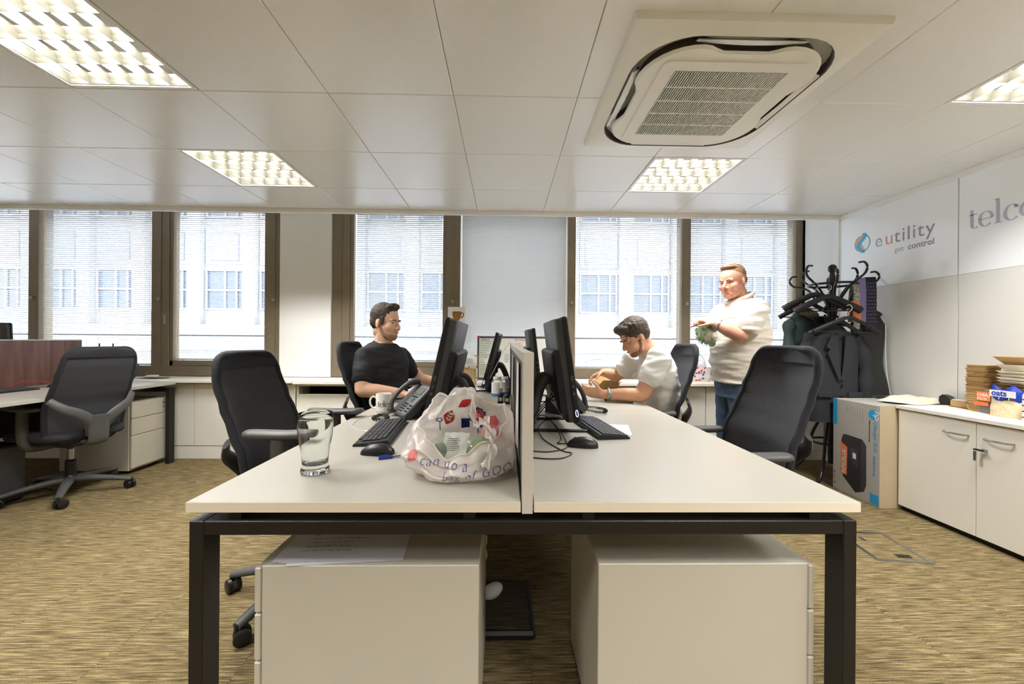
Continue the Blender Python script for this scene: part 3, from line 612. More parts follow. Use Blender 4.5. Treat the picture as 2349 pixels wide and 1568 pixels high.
    for k in range(5):
        a = spin + 2 * PI * k / 5; c_, s_ = math.cos(a), math.sin(a); pts = [(c_ * r, s_ * r, z) for r, z in ((.03, .108), (.12, .105), (.23, .092), (.315, .076), (.345, .07))]
        lg = MB().tube(pts, [.034, .030, .026, .022, .019], 8, up=(0, 0, 1), flat=.75).build('leg', 'chair_plastic', t, 60)
        cx, cyy = c_ * .345, s_ * .345; b_ = a + .9
        m = MB(); u = Vector((math.cos(b_), math.sin(b_), 0)); o = Vector((cx, cyy, .031)) + Vector((-u.y, u.x, 0)) * .018
        for e in (-1, 1): m.tube([o + u * e * .006, o + u * e * .009, o + u * e * .024, o + u * e * .027], [.026, .03, .03, .025], 16)
        m.cyl((cx, cyy, .04), (cx, cyy, .075), .008); m.build('castor', 'black_plastic', t)
    return t
chair('black mesh office chair pulled up to the near left desk', -.87, 1.81, -PI / 2, .772, -.04, .942)
chair('black mesh office chair pulled up to the near right desk', 1.0, 1.80, PI / 2, .69, 0, 1.0)
chair('black mesh office chair in which the man in black sits', -.76, 2.72, -PI / 2, .69, 0, .3)
chair('black mesh office chair in which the bending man sits', .96, 2.74, PI / 2 - .05, .69, 0, .1)
chair('black mesh office chair seen from behind at the far left bench', -3.12, 2.93, PI / 2 - .2, .66, -.05, -1.03)
# ------------------------------------------------------------------ floor hatch and foot rest
fb = T('floor_box', 'square floor socket hatch with a grey metal rim by the cupboards', 'floor hatch', (2.10, 2.18, 0), -.12)
b = MB(); 
for q in ((-.135, .135, -.165, -.147), (-.135, .135, .147, .165), (-.135, -.117, -.147, .147), (.117, .135, -.147, .147)): b.box(*q, 0, .003)
b.build('rim', 'steel', fb, 0); MB().box(-.116, .116, -.146, .146, 0, .002).build('lid', 'carpet', fb, 0); MB().box(.0, .07, -.12, -.09, .002, .0035).build('handle_slot', 'dark_void', fb, 0); MB().box(-.05, -.03, .05, .09, .002, .003).build('cable_flap', 'steel', fb, 0)
fr = T('foot_rest', 'dark carpeted foot rest with a black rim under the desk', 'foot rest', (-.045, 1.66, 0)); MB().box(-.17, .17, -.17, .17, 0, .035, .01).build('rim', 'black_plastic', fr); MB().box(-.152, .152, -.152, .152, .03, .04, .003).build('pad', 'carpet_dark', fr)
# ------------------------------------------------------------------ all-in-one computers (screen faces +y locally)
def computer(label, x, y, rz, tilt, z0=.06, h=.445, w=.52):
    t = T('desktop_computer', label, 'computer', (x, y, DZ), rz, 'black all in one computers'); c, s = math.cos(tilt), math.sin(tilt)
    tf = Matrix.Translation((0, 0, z0)) @ Matrix.Rotation(tilt, 4, 'X')     # body leans back
    o = rrect(w, h, .012, 4, 0, h / 2); 
    m = MB().loft([[(a, d, b) for a, b in rrect(w * k, h * k2, .012, 4, 0, h / 2)] for d, k, k2 in ((0, .985, .985), (-.004, 1, 1), (-.018, 1, 1), (-.024, .985, .985))]); m.xf(tf).build('bezel', 'black_plastic', t)
    MB().box(-w / 2 + .018, w / 2 - .018, -.001, .0006, .065, h - .018).xf(tf).build('display', 'dark_gloss', t, 0)
    m = MB().loft([[(a, d, b) for a, b in rrect(w * k, h * .98, .02, 4, 0, h / 2)] for d, k in ((-.022, .97), (-.045, .93), (-.052, .86))]); m.xf(tf).build('back_shell', 'grey_plastic', t)
    m = MB().loft([[(a, d, b) for a, b in rrect(w * k, h * k2, .012, 4, 0, h * .40)] for d, k, k2 in ((-.03, .93, .62), (-.072, .90, .59), (-.080, .86, .55))]); m.xf(tf).build('rear_housing', 'black_plastic', t)
    m = MB()
    for k in range(7): m.box(-w * .45 - .003, -w * .45 + .0005, -.066, -.03, .10 + .022 * k, .108 + .022 * k)
    m.xf(tf).build('vent', 'dark_void', t, 0)
    for k, hh in ((0, .012), (1, .012), (2, .02)):
        for sx in (-1, 1): MB().box(sx * w / 2 - .0012, sx * w / 2 + .0012, -.018, -.008, .12 + .03 * k, .12 + .03 * k + hh).xf(tf).build('port', 'grey_plastic', t, 0)
    e = MB().tube([tuple(Vector((w / 2 + .0008, -.012 + .005 * math.cos(g), .045 + .014 * math.sin(g)))) for g in [2 * PI * k / 14 for k in range(14)]], .0014, 6, closed=True); e.xf(tf).build('power_ring', 'power_light', t)
    e = MB().tube([tuple(Vector((-w / 2 - .0008, -.012 + .005 * math.cos(g), .045 + .014 * math.sin(g)))) for g in [2 * PI * k / 14 for k in range(14)]], .0014, 6, closed=True); e.xf(tf).build('power_ring', 'power_light', t)
    M_ = tf @ Vector((0, -.07, .17))
    for q in (-1, 1):
        pts = smooth_path([(q * .09, M_.y, M_.z), (q * .10, M_.y - .035, M_.z + .006), (q * .105, M_.y - .06, M_.z - .03), (q * .12, M_.y - .085, .10), (q * .13, M_.y - .11, .012)], 5)
        MB().tube(pts, .019, 10, up=(1, 0, 0), flat=.55).build('stand_leg', 'grey_plastic', t, 60)
        MB().tube([(q * .13, M_.y - .12, .007), (q * .13, M_.y - .1, .007), (q * .14, .02, .007), (q * .142, .05, .006)], [.012, .013, .011, .008], 10, up=(0, 0, 1), flat=.5).build('stand_foot', 'black_plastic', t, 60)
    MB().tube([(-.13, M_.y - .11, .009), (.13, M_.y - .11, .009)], .011, 10, flat=.7).build('stand_bar', 'black_plastic', t, 60)
    MB().box(-.10, .10, M_.y - .012, M_.y + .01, M_.z - .05, M_.z + .03, .006).build('hinge', 'grey_plastic', t)
    return t
M('power_light', (190, 205, 255), .3, emit=1.2)
computer('black all in one computer facing the near left chair, behind the carrier bag', -.335, 1.88, PI / 2, .215)
computer('black all in one computer on the near right desk', .316, 1.88, -PI / 2, .14)
computer('black all in one computer on the far left desk, facing the man in black', -.175, 3.23, PI / 2, .26, .045, .43)
computer('black all in one computer on the far right desk, mostly hidden by the nearer one', .262, 3.0, -PI / 2, .12, .06, .43)
computer('black computer whose top edge shows above the walnut screen', -4.35, 3.3, PI / 2 - 1.0, .1, .07)
# ------------------------------------------------------------------ keyboards and mice
M('key_grey', (66, 67, 70), .4)
km = MB().box(-.0078, .0078, -.0078, .0078, 0, .004, .0012).mesh('key', 'key_grey', 0); kw = {}
def wide_key(L):
    if L not in kw: kw[L] = MB().box(-L / 2, L / 2, -.0078, .0078, 0, .004, .0012).mesh('key', 'key_grey', 0)
    return kw[L]
def keyboard(label, x, y, rz, z=DZ):
    t = T('keyboard', label, 'keyboard', (x, y, z), rz, 'black slim keyboards')
    prof = [(-.066, 0), (.066, 0), (.066, .016), (.058, .021), (-.064, .009), (-.066, .006)]
    MB().prism(prof, -.222, .222, 'x').build('case', 'black_plastic', t, 20); sl = math.atan2(.012, .122)
    MB().box(-.216, .216, .048, .0585, .0182, .0196).build('top_strip', 'grey_plastic', t, 0)
    for r in range(6):
        yy = -.054 + .0183 * r; zz = .010 + (yy + .064) * .0984; x_ = -.213
        pats = {0: [.024, .0156, .0156, .105, .0156, .0156, .024], 1: [.034] + [.0156] * 10 + [.044], 2: [.028] + [.0156] * 11 + [.032], 3: [.024] + [.0156] * 12 + [.022], 4: [.0156] * 13 + [.030], 5: [.0156] * 14}[r]
        for wd in pats + [None] + [.0156] * 3 + [None] + [.0156] * 4:
            if wd is None: x_ += .006; continue
            if x_ + wd > .218: break
            inst('key', wide_key(wd), t, (x_ + wd / 2, yy, zz), (sl, 0, 0)); x_ += wd + .0026
    return t
keyboard('black slim keyboard on the near left desk', -.515, 1.715, -PI / 2 + .09); keyboard('black slim keyboard on the near right desk', .425, 1.83, PI / 2 + .11)
keyboard('black keyboard under the hands of the man in black', -.45, 2.93, -PI / 2 - .1); keyboard('black keyboard cut off by the left picture edge', -3.58, 2.86, PI / 2)
def mouse(label, x, y, rz, mat='black_plastic', z=DZ):
    t = T('computer_mouse', label, 'mouse', (x, y, z), rz, 'black computer mice'); rings = []
    for q, w, h in ((-.057, .012, .010), (-.052, .022, .02), (-.035, .030, .032), (-.008, .032, .0375), (.02, .030, .034), (.04, .028, .026), (.052, .022, .017), (.058, .012, .009)):
        rings.append([(w * math.cos(a), q, max(0, h * max(0, math.sin(a)) ** .75) if math.sin(a) >= 0 else 0.0) for a in [PI * 2 * k / 24 for k in range(24)]])
    MB().loft(rings).build('shell', mat, t, 60)
    MB().lathe([(.004, -.003), (.0055, -.002), (.0055, .002), (.004, .003)], 14, (0, .03, .0295), 'x').build('wheel', 'grey_plastic', t); return t
mouse('black mouse lying in front of the near left keyboard', -.44, 1.40, 1.45); mouse('black wired mouse on the near right desk', .30, 1.505, 1.35); mouse('dark mouse on the far left bench', -3.56, 3.24, 1.8)
# ------------------------------------------------------------------ desk phones: width along x, slope rises along +y
def coil(p0, pts, n=34, r=.0062, th=.0021):
    P = smooth_path(pts, 10); m = MB(); out = []; L = [0]
    for a, b in zip(P, P[1:]): L.append(L[-1] + (b - a).length)
    tot = L[-1]; N = n * 9
    for k in range(N + 1):
        s_ = tot * k / N; i = max(j for j in range(len(L)) if L[j] <= s_ + 1e-9); i = min(i, len(P) - 2); t = (s_ - L[i]) / max(1e-6, L[i + 1] - L[i]); c = P[i].lerp(P[i + 1], t); d = (P[i + 1] - P[i]).normalized(); u = Vector((0, 0, 1)); v = d.cross(u).normalized(); g = 2 * PI * k / 9
        out.append(c + v * math.cos(g) * r + u * math.sin(g) * r)
    return m.tube(out, th, 5)
def phone(label, x, y, rz, tilt=.72, z=DZ, cord=None, cords=34):
    t = T('desk_phone', label, 'telephone', (x, y, z), rz, 'grey desk phones'); tf = Matrix.Translation((0, 0, .012)) @ Matrix.Rotation(tilt, 4, 'X')
    MB().loft([[(a, b, d) for a, b in rrect(.205 * k, .21 * k2, .016, 4, 0, .105)] for d, k, k2 in ((-.028, .94, .95), (-.006, 1, 1), (.004, .99, .99), (.008, .955, .96))]).xf(tf).build('body', 'grey_plastic', t)
    MB().box(-.03, .096, .012, .196, .0075, .0105, .001).xf(tf).build('face_plate', 'phone_silver', t)
    MB().box(-.012, .072, .135, .185, .0105, .0125, .001).xf(tf).build('display_frame', 'grey_plastic', t); MB().box(-.005, .064, .142, .178, .0122, .0135).xf(tf).build('display', 'phone_lcd', t, 0)
    bm_ = MB().box(-.0065, .0065, -.0045, .0045, 0, .003, .001).mesh('phone_key', 'black_plastic', 0)
    for r in range(4):
        for c in range(3):
            o = inst('phone_key', bm_, t); o.matrix_local = tf @ Matrix.Translation((-.012 + .019 * c, .024 + .0155 * r, .0105))
    for c in range(4): o = inst('phone_key', bm_, t); o.matrix_local = tf @ Matrix.Translation((-.002 + .019 * c, .122, .0105))
    for r in range(3): o = inst('phone_key', bm_, t); o.matrix_local = tf @ Matrix.Translation((.062, .03 + .018 * r, .0105)); o2 = inst('phone_key', bm_, t); o2.matrix_local = tf @ Matrix.Translation((.082, .03 + .018 * r, .0105))
    ring = MB().lathe([(.008, .0105), (.016, .0115), (.016, .0125), (.008, .0125)], 18); ring.xf(Matrix.Translation((.035, .10, 0))); ring.xf(tf).build('navigation_key', 'grey_plastic', t)
    hp = smooth_path([(-.066, -.006, .020), (-.066, .012, .034), (-.066, .045, .055), (-.066, .105, .064), (-.066, .165, .055), (-.066, .198, .034), (-.066, .216, .020)], 4)
    MB().tube(hp, [.017, .024, .026, .024, .02, .018, .017, .016, .0155, .0155, .0155, .0155, .016, .0165, .017, .018, .02, .022, .024, .025, .026, .025, .024, .022, .017][:len(hp)], 12, up=(0, 0, 1), flat=.72).xf(tf).build('handset', 'chair_plastic', t, 60)
    MB().prism([(.09, .0), (.16, .0), (.155, .09), (.10, .06)], -.07, .07, 'x').build('stand', 'black_plastic', t)
    if cord: coil(None, cord, cords).build('coiled_cord', 'black_plastic', t, 60)
    return t
M('phone_silver', (150, 154, 154), .3, .5); M('phone_lcd', (128, 134, 122), .2)
phone('grey desk phone with a white mug behind it on the near left desk', -.545, 2.055, -.98, .75, DZ, [(-.07, .0, .02), (-.075, -.03, .012), (-.05, -.085, .010), (0.0, -.125, .010), (.05, -.115, .010), (.045, -.07, .010), (.0, -.055, .012), (-.05, -.09, .014)])
phone('grey desk phone half hidden behind the near right computer', .40, 2.27, 2.2, .85, DZ, [(-.08, .0, .02), (-.14, -.02, .012), (-.17, -.06, .012), (-.13, -.12, .012), (-.05, -.13, .012), (.02, -.09, .012)], 40)
phone('grey desk phone on the sill behind the mesh chair', -3.60, 3.80, .55, .6, .74)
# ------------------------------------------------------------------ mug, glasses, pen, cables
mg = T('mug', 'white ceramic mug with a black serif word beside the near desk phone', 'mug', (-.665, 2.215, DZ)); M('ceramic', (240, 238, 232), .15)
MB().lathe([(.0, .004), (.036, .004), (.0395, 0), (.0415, .003), (.0425, .01), (.0425, .098), (.041, .1005), (.0385, .099), (.0385, .012), (.0, .010)], 40).build('cup', 'ceramic', mg, 50)
MB().tube(smooth_path([(-.040, -.006, .078), (-.058, -.01, .084), (-.071, -.012, .066), (-.069, -.012, .042), (-.055, -.009, .022), (-.040, -.006, .022)], 6), .0055, 10).build('handle', 'ceramic', mg, 60)
sw = serif_word(.021)
sw.v = [(.0428 * math.cos(-PI / 2 + .32 + (x - .036) / .0428), .0428 * math.sin(-PI / 2 + .32 + (x - .036) / .0428), y + .032) for x, y, z in sw.v]; sw.build('lettering', 'black_ink', mg, 0)
pg = T('pint_glass', 'empty clear pint glass standing on the near left desk', 'glass', (-.565, 1.205, DZ))
MB().lathe([(0, .001), (.036, 0), (.0395, .002), (.0405, .008), (.039, .018), (.0365, .027), (.0370, .045), (.041, .075), (.0465, .105), (.0495, .135), (.0492, .16), (.0478, .178), (.0470, .179), (.0460, .178), (.0475, .16), (.0478, .135), (.0448, .105), (.0392, .075), (.0350, .045), (.0335, .032), (.030, .027), (.0, .025)], 48).build('glass_body', 'glassware', pg, 60)
fg = T('tumbler', 'tall clear tumbler on the far desk in front of the cardboard file', 'glass', (-.275, 3.50, DZ)); MB().lathe([(0, .001), (.031, 0), (.033, .004), (.0345, .03), (.040, .14), (.0405, .165), (.0395, .166), (.0385, .165), (.038, .14), (.0325, .04), (.0, .026)], 36).build('glass_body', 'glassware', fg, 60)
pen = T('ballpoint_pen', 'blue ballpoint pen with a clear barrel lying before the carrier bag', 'pen', (-.345, 1.365, DZ + .005), rot=(0, PI / 2, .45)); M('pen_blue', (40, 62, 170), .3)
MB().lathe([(.001, -.075), (.0025, -.068), (.0045, -.055), (.0045, .02)], 12).build('barrel', 'clear_plastic', pen); MB().cyl((0, 0, -.06), (0, 0, .02), .0014, n=8).build('ink_tube', 'navy_ink', pen)
bm2 = MB().lathe([(.005, -.075), (.005, -.04), (.004, -.037)], 12); MB().lathe([(.0047, -.078), (.0052, -.075), (.0052, -.035), (.0046, -.033)], 12).build('cap', 'pen_blue', pen); MB().box(-.008, -.005, -.002, .002, -.076, -.045).build('clip', 'pen_blue', pen, 0)
def cable(label, pts, r, mat, name='cable', cat='cable', n=8, plug=None):
    t = T(name, label, cat, pts[0]); o = Vector(pts[0]); P = [p - o for p in smooth_path(pts, n)]; MB().tube(P, r, 7).build('lead', mat, t, 60)
    if plug: d = (P[-1] - P[-2]).normalized(); MB().tube([P[-1], P[-1] + d * .016], [.004, .004], 10).build('plug', mat, t); MB().tube([P[-1] + d * .016, P[-1] + d * .028], .0022, 8).build('plug_tip', 'chrome', t)
    return t
z = DZ + .0025
cable('thin white audio cable curving across the near left desk', [(-.66, 2.14, z), (-.70, 2.06, z), (-.72, 1.97, z), (-.70, 1.85, z), (-.655, 1.77, z), (-.60, 1.735, z)], .0016, 'white_plastic', plug=1)
cable('black cables running from the near phone', [(-.44, 2.16, z), (-.36, 2.06, z), (-.31, 2.05, z), (-.22, 2.12, z)], .0028, 'black_plastic')
cable('thin pale cable looping over the desk screen', [(-.2, 3.2, DZ + .003), (-.15, 3.05, .76), (-.08, 2.97, .90), (.0, 2.92, 1.06), (.035, 2.9, 1.105), (.0595, 2.9, 1.1025), (.085, 2.9, 1.09), (.10, 2.9, 1.0), (.11, 2.92, .9)], .0022, 'white_plastic')
zc = DZ + .003
cable('looping black mouse cable on the near right desk', [(.25, 1.52, zc + .004), (.21, 1.54, zc), (.235, 1.63, zc), (.20, 1.74, zc + .05), (.15, 1.72, zc + .02), (.16, 1.60, zc), (.21, 1.44, zc), (.24, 1.40, zc), (.20, 1.345, zc), (.15, 1.335, zc), (.095, 1.35, zc)], .0022, 'black_plastic')
cable('black cable along the screen on the near right desk', [(.10, 1.43, zc), (.16, 1.42, zc), (.23, 1.47, zc), (.245, 1.56, zc), (.22, 1.68, .77), (.17, 1.76, .80), (.11, 1.78, .76)], .0022, 'black_plastic')
for k, (a, b_) in enumerate(((.0, .02), (.02, -.01), (-.02, .04), (.03, .05))): cable('bundled black cable hanging behind the near right computer', [(.235, 1.83 + a, .86 + b_), (.20, 1.80 + a, .855), (.155, 1.77 + b_, .81 + a), (.115, 1.72 + a, .76), (.10, 1.75 + .05 * k, zc)], .0028, 'black_plastic')['group'] = 'black cables behind the computer'
cable('red and white wire loop on the far left bench', [(-3.80, 3.10, DZ + .004), (-3.76, 3.16, .775), (-3.72, 3.22, .785), (-3.68, 3.30, .755), (-3.62, 3.34, DZ + .004)], .003, 'red_ink')
cable('thin black mouse cable on the far left bench', [(-3.62, 3.22, DZ + .004), (-3.70, 3.15, DZ + .003), (-3.72, 3.05, DZ + .003), (-3.66, 2.96, DZ + .003), (-3.70, 2.85, DZ + .003)], .002, 'black_plastic')
cable('black cable hanging under the far left bench', [(-3.6, 2.6, .66), (-3.55, 2.62, .3), (-3.5, 2.7, .12), (-3.4, 2.85, .09), (-3.3, 2.98, .012)], .004, 'black_plastic')
# ------------------------------------------------------------------ small things by the desk screen
M('pill_label', (70, 130, 205), .5); M('pills', (225, 214, 190), .7); M('lime', (196, 200, 40), .5); M('blue_rubber', (40, 84, 150), .5)
for lb_, x, y, s_ in (('clear pill bottle with a pale label by the desk screen', -.05, 2.86, 1), ('clear bottle with a dark blue base behind the pill bottle', .003, 2.96, .93)):
    t = T('pill_bottle', lb_, 'bottle', (x, y, DZ), group='clear bottles by the desk screen')
    MB().lathe([(r * s_, z_ * s_) for r, z_ in ((0, 0), (.038, 0), (.0405, .004), (.0405, .10), (.034, .116), (.026, .12))], 28).build('bottle_body', 'clear_film', t, 50); MB().lathe([(0, .002), (.037 * s_, .003), (.037 * s_, .055 * s_), (0, .06 * s_)], 24).build('contents', 'pills', t)
    MB().lathe([(r * s_, z_ * s_) for r, z_ in ((.027, .118), (.03, .12), (.03, .136), (.028, .139), (0, .139))], 28).build('cap', 'white_plastic', t)
    m = MB(); m.grid(lambda u, v: (.0412 * s_ * math.cos(PI * (.98 + .62 * u)), .0412 * s_ * math.sin(PI * (.98 + .62 * u)), lerp(.02, .098, v) * s_), 14, 2).build('label', 'paper', t, 60); m = MB(); m.grid(lambda u, v: (.0414 * s_ * math.cos(2 * PI * u), .0414 * s_ * math.sin(2 * PI * u), lerp(.004, .021, v) * s_), 30, 2).build('blue_band', 'pill_label', t, 60)
t = T('round_stand', 'blue round rubber pad leaning by the bottles', 'pad', (-.125, 3.16, DZ)); MB().lathe([(0, -.008), (.028, -.008), (.034, -.004), (.034, .004), (.028, .008), (0, .008)], 26, (0, 0, .0345), 'y').build('disc', 'blue_rubber', t); MB().box(-.012, .012, .0, .03, 0, .006).build('foot', 'black_plastic', t)
for k, (x, y) in enumerate(((-.022, 2.535), (.018, 2.50))):
    t = T('hand_stamp', ('small black knob topped stamp left of its twin', 'small black knob topped stamp against the desk screen')[k], 'stamp', (x, y, DZ), group='black knob topped stamps')
    MB().box(-.019, .019, -.015, .015, 0, .014, .003).build('base', 'black_plastic', t); MB().lathe([(.0, .036), (.012, .036), (.017, .041), (.019, .05), (.016, .06), (.008, .066), (0, .067)], 20).build('knob', 'black_plastic', t, 60)
    for q in (-1, 1): MB().cyl((.006 * q, -.004, .014), (.006 * q, -.004, .04), .0028, n=10).build('pin', 'chrome', t); MB().box(q * .014 - .003, q * .014 + .003, -.004, .006, .012, .04).build('side_arm', 'black_plastic', t, 0)
t = T('lime_box', 'small lime green carton behind the carrier bag', 'carton', (-.10, 2.33, DZ), .15); MB().box(-.07, .055, -.05, .05, 0, .028, .002).build('box', 'lime', t); MB().box(-.071, .056, -.051, -.0495, .004, .02).build('print_band', 'green_ink', t, 0)
t = T('power_adapter', 'black power adapter with tangled leads by the desk screen', 'adapter', (.0, 2.13, DZ), .5); MB().box(-.025, .03, -.03, .03, 0, .035, .004).build('brick', 'black_plastic', t)
for k in range(4): MB().tube(smooth_path([(.0, -.02, .02 + .004 * k), (-.04 - .01 * k, -.06, .03), (-.02, -.12 - .02 * k, .02), (.02 + .008 * k, -.16, .006)], 6), .003, 6).build('lead', 'black_plastic', t, 60)
# pinned papers on the screen
for k, (lb_, y0, z0, w, h) in enumerate((('white sheet pinned to the near end of the desk screen', 1.20, .80, .20, .26), ('printed sheet pinned to the middle of the desk screen', 2.0, .85, .20, .20))):
    m = MB(); m.grid(lambda u, v: (-.004 - .006 * math.sin(PI * u) * (1 - v), w * u, h * v), 8, 5); n0 = len(m.v); m.v += [(a - .0006, b_, c) for a, b_, c in m.v]; m.f += [tuple(i + n0 for i in q) for q in m.f[:28]]
    tag(m.build('pinned_sheet', 'paper', loc=(.0475, y0, z0)), lb_, 'paper', 'sheets pinned to the desk screen')
# papers on the desks
p = sheet('printed_sheet', 'upper sheet of two papers beside the near right keyboard', 'paper', .485, 1.80, DZ + .002, .105, .18, -.25); print_lines(p, 2, .06, .1, -.04, .07, .012, z=.0022)
sheet('printed_sheet', 'lower sheet of two papers beside the near right keyboard', 'paper', .50, 1.80, DZ + .0002, .14, .21, -.22)
sheet('printed_sheet', 'white sheet lying on the far left desk behind the carrier bag', 'paper', -.30, 3.2, DZ + .0005, .21, .28, .1); sheet('printed_sheet', 'white sheet on the sill behind the man in black', 'paper', -.70, 3.82, .7425, .30, .20, .05, curl=.01)
p = sheet('leaflet', 'dark leaflet lying on the sill beside the phone at the far left', 'paper', -3.34, 3.86, .7415, .22, .10, .1, 'grey_plastic', .004); MB().box(-.06, .02, -.02, .04, .012, .03, .004).build('white_plug', 'white_plastic', p)
def napkin(u, v): return ((u - .5) * .17, (v - .5) * .15, .008 + .006 * noise.noise(Vector((u * 4, v * 5, 3))) + .006 * (1 - abs(2 * v - 1)))
m = MB().grid(napkin, 18, 14); n0 = len(m.v); m.v += [(a, b_, .0) for a, b_, c in m.v]; m.f += [tuple(i + n0 for i in q) for q in m.f[:17 * 13]]
ring_ = [i for i in range(18)]; m.f += [(i, i + 1, n0 + i + 1, n0 + i) for i in range(17)] + [(13 * 18 + i, 13 * 18 + i + 1, n0 + 13 * 18 + i + 1, n0 + 13 * 18 + i) for i in range(17)]
M('napkin', (228, 206, 160), .85, nz=(30, .1), bump=(40, .5)); tag(m.build('napkin', 'napkin', loc=(.765, 2.66, DZ), rot=(0, 0, -.12)), 'folded beige paper napkin on the far right desk', 'napkin')
tag(MB().lathe([(0, 0), (.024, 0), (.026, .003), (.024, .006), (0, .006)], 24).build('coaster', 'white_plastic', loc=(.675, 2.93, DZ)), 'small white disc under the wrist of the bending man', 'disc')
# take-away box
fbx = T('food_box', 'open brown cardboard food box in front of the bending man', 'food box', (.80, 3.10, DZ), .1)
b0, b1, hh = .062, .078, .065; V0 = [(-b0, -b0 * .8), (b0, -b0 * .8), (b0, b0 * .8), (-b0, b0 * .8)]; V1 = [(x * b1 / b0, y * b1 / b0) for x, y in V0]
m = MB(); m.loft([[(x, y, 0) for x, y in V0], [(x, y, hh) for x, y in V1], [(x * .985, y * .985, hh) for x, y in V1], [(x * .985, y * .985, .002) for x, y in V0]]); m.build('tub', 'kraft', fbx, 0)
for a in range(4):
    p, q = V1[a], V1[(a + 1) % 4]; o_ = .045; nx, ny = (q[1] - p[1]), -(q[0] - p[0]); L_ = math.hypot(nx, ny); nx /= L_; ny /= L_; up_ = (.035, .02, .05, .03)[a]
    MB().add([(p[0], p[1], hh), (q[0], q[1], hh), (q[0] * .8 + nx * o_, q[1] * .8 + ny * o_, hh + up_), (p[0] * .8 + nx * o_, p[1] * .8 + ny * o_, hh + up_), (p[0], p[1], hh + .0015), (q[0], q[1], hh + .0015), (q[0] * .8 + nx * o_, q[1] * .8 + ny * o_, hh + up_ + .0015), (p[0] * .8 + nx * o_, p[1] * .8 + ny * o_, hh + up_ + .0015)], [(0, 1, 2, 3), (4, 5, 6, 7), (0, 1, 5, 4), (1, 2, 6, 5), (2, 3, 7, 6), (3, 0, 4, 7)]).build('flap', ('kraft', 'kraft', 'kraft', 'pulp_white')[a], fbx, 0)
MB().ell((0, 0, .04), (.055, .04, .02)).build('food', 'pills', fbx, 60)
# cardboard file and whiteboard on the sill, poster on the mullion
cf = T('cardboard_file', 'brown cardboard magazine file holding papers on the sill', 'file box', (-.33, 3.77, .741), .05)
b = MB().box(-.14, .08, 0, .004, 0, .20); b.box(-.14, -.136, 0, .1, 0, .15); b.box(.076, .08, 0, .1, 0, .24); b.box(-.14, .08, .096, .1, 0, .24); b.box(-.14, .08, 0, .1, 0, .004); b.build('file_box', 'kraft', cf, 0)
m = MB(); m.grid(lambda u, v: (lerp(-.11, .07, u), -.008 - .016 * math.sin(PI * v) , lerp(.13, .255, v) - .05 * (u - .3) ** 2), 8, 8).build('loose_sheet', 'paper', cf, 60); m = MB()
for k in range(5): m.box(-.05, .02 + .01 * (k % 3), -.027, -.0255, .17 + .011 * k, .1725 + .011 * k)
m.box(-.08, -.06, -.0275, -.026, .19, .235); m.build('print', 'logo_pale', cf, 0)
wbd = T('whiteboard', 'framed whiteboard with green and red handwriting leaning on the window sill', 'whiteboard', (.10, 3.93, .741), rot=(-.10, 0, 0)); WB = .74; HB = .43
MB().box(-WB / 2 + .01, WB / 2 - .01, .002, .010, .01, HB - .01).build('board', 'ceramic', wbd, 0)
for q in ((-WB / 2, WB / 2, 0, .018), (-WB / 2, WB / 2, HB - .018, HB), (-WB / 2, -WB / 2 + .018, .018, HB - .018), (WB / 2 - .018, WB / 2, .018, HB - .018)): MB().box(q[0], q[1], -.004, .014, q[2], q[3], .002).build('frame_rail', 'grey_plastic', wbd)
for q in (-1, 1): MB().box(q * (WB / 2 - .010) - .012, q * (WB / 2 - .010) + .012, -.007, .016, HB - .021, HB + .003, .003).build('corner', 'red_ink', wbd)
def wt(s, x, z_, size, mat): text(s, size, mat, wbd, frame((x, .0012, z_), (1, 0, 0), (0, 0, 1)), name='handwriting')
wt('DEALS', -.335, .385, .03, 'black_ink'); MB().box(-.335, -.22, .0008, .0016, .378, .380).build('underline', 'black_ink', wbd, 0)
for k, s in enumerate(('PALUMBOR -', 'MALCKAY - ', 'RAINDETE', 'DUNDAL', 'BINLEY - ', 'HACKEMA -', 'DAVIES - ', 'LAST - ', 'ORR  - ', 'GERSHA', 'PETER -', 'SANA -', 'TAM', 'COR')): wt(s, -.34, .352 - .0235 * k, .021, 'green_ink')
for k, s in enumerate('0 0 10 1 0'.split()): wt(s, -.19, .31 - .03 * k, .02, 'green_ink')
wt('RECORD', .0, .385, .026, 'red_ink'); wt("Don's", -.06, .355, .018, 'navy_ink'); wt('no. Sales', .0, .352, .018, 'red_ink'); wt('. G.P. Re', .02, .330, .018, 'red_ink')
for k, s in enumerate(('CAMP', 'QUES', 'ANDY')): wt(s, -.10, .24 - .022 * k, .018, 'green_ink')
wt('KIRK', -.095, .175, .016, 'black_ink')
pos = T('poster', 'white paper with a golden trophy cup stuck on the window frame', 'poster', (-.49, 4.068, 1.15)); MB().box(-.09, .09, .0, .0012, 0, .315).build('sheet', 'paper', pos, 0)
M('gold_print', (150, 105, 45), .5); M('gold_dark', (96, 62, 26), .5)
MB().prism([(-.045, .26), (.05, .26), (.046, .225), (.036, .195), (.02, .175), (.01, .17), (.01, .15), (.025, .145), (.025, .135), (-.02, .135), (-.02, .145), (-.006, .15), (-.006, .17), (-.018, .175), (-.032, .195), (-.042, .225)], -.0012, -.0002, 'y').build('trophy', 'gold_print', pos, 0)
MB().tube([(.046, -.0012, .25), (.066, -.0012, .252), (.072, -.0012, .235), (.06, -.0012, .21), (.044, -.0012, .205)], .005, 6, flat=.15, up=(0, 1, 0)).build('trophy_handle', 'gold_dark', pos); MB().prism([(-.045, .26), (.05, .26), (.04, .268), (-.035, .268)], -.0012, -.0002, 'y').build('trophy_rim', 'gold_dark', pos, 0)
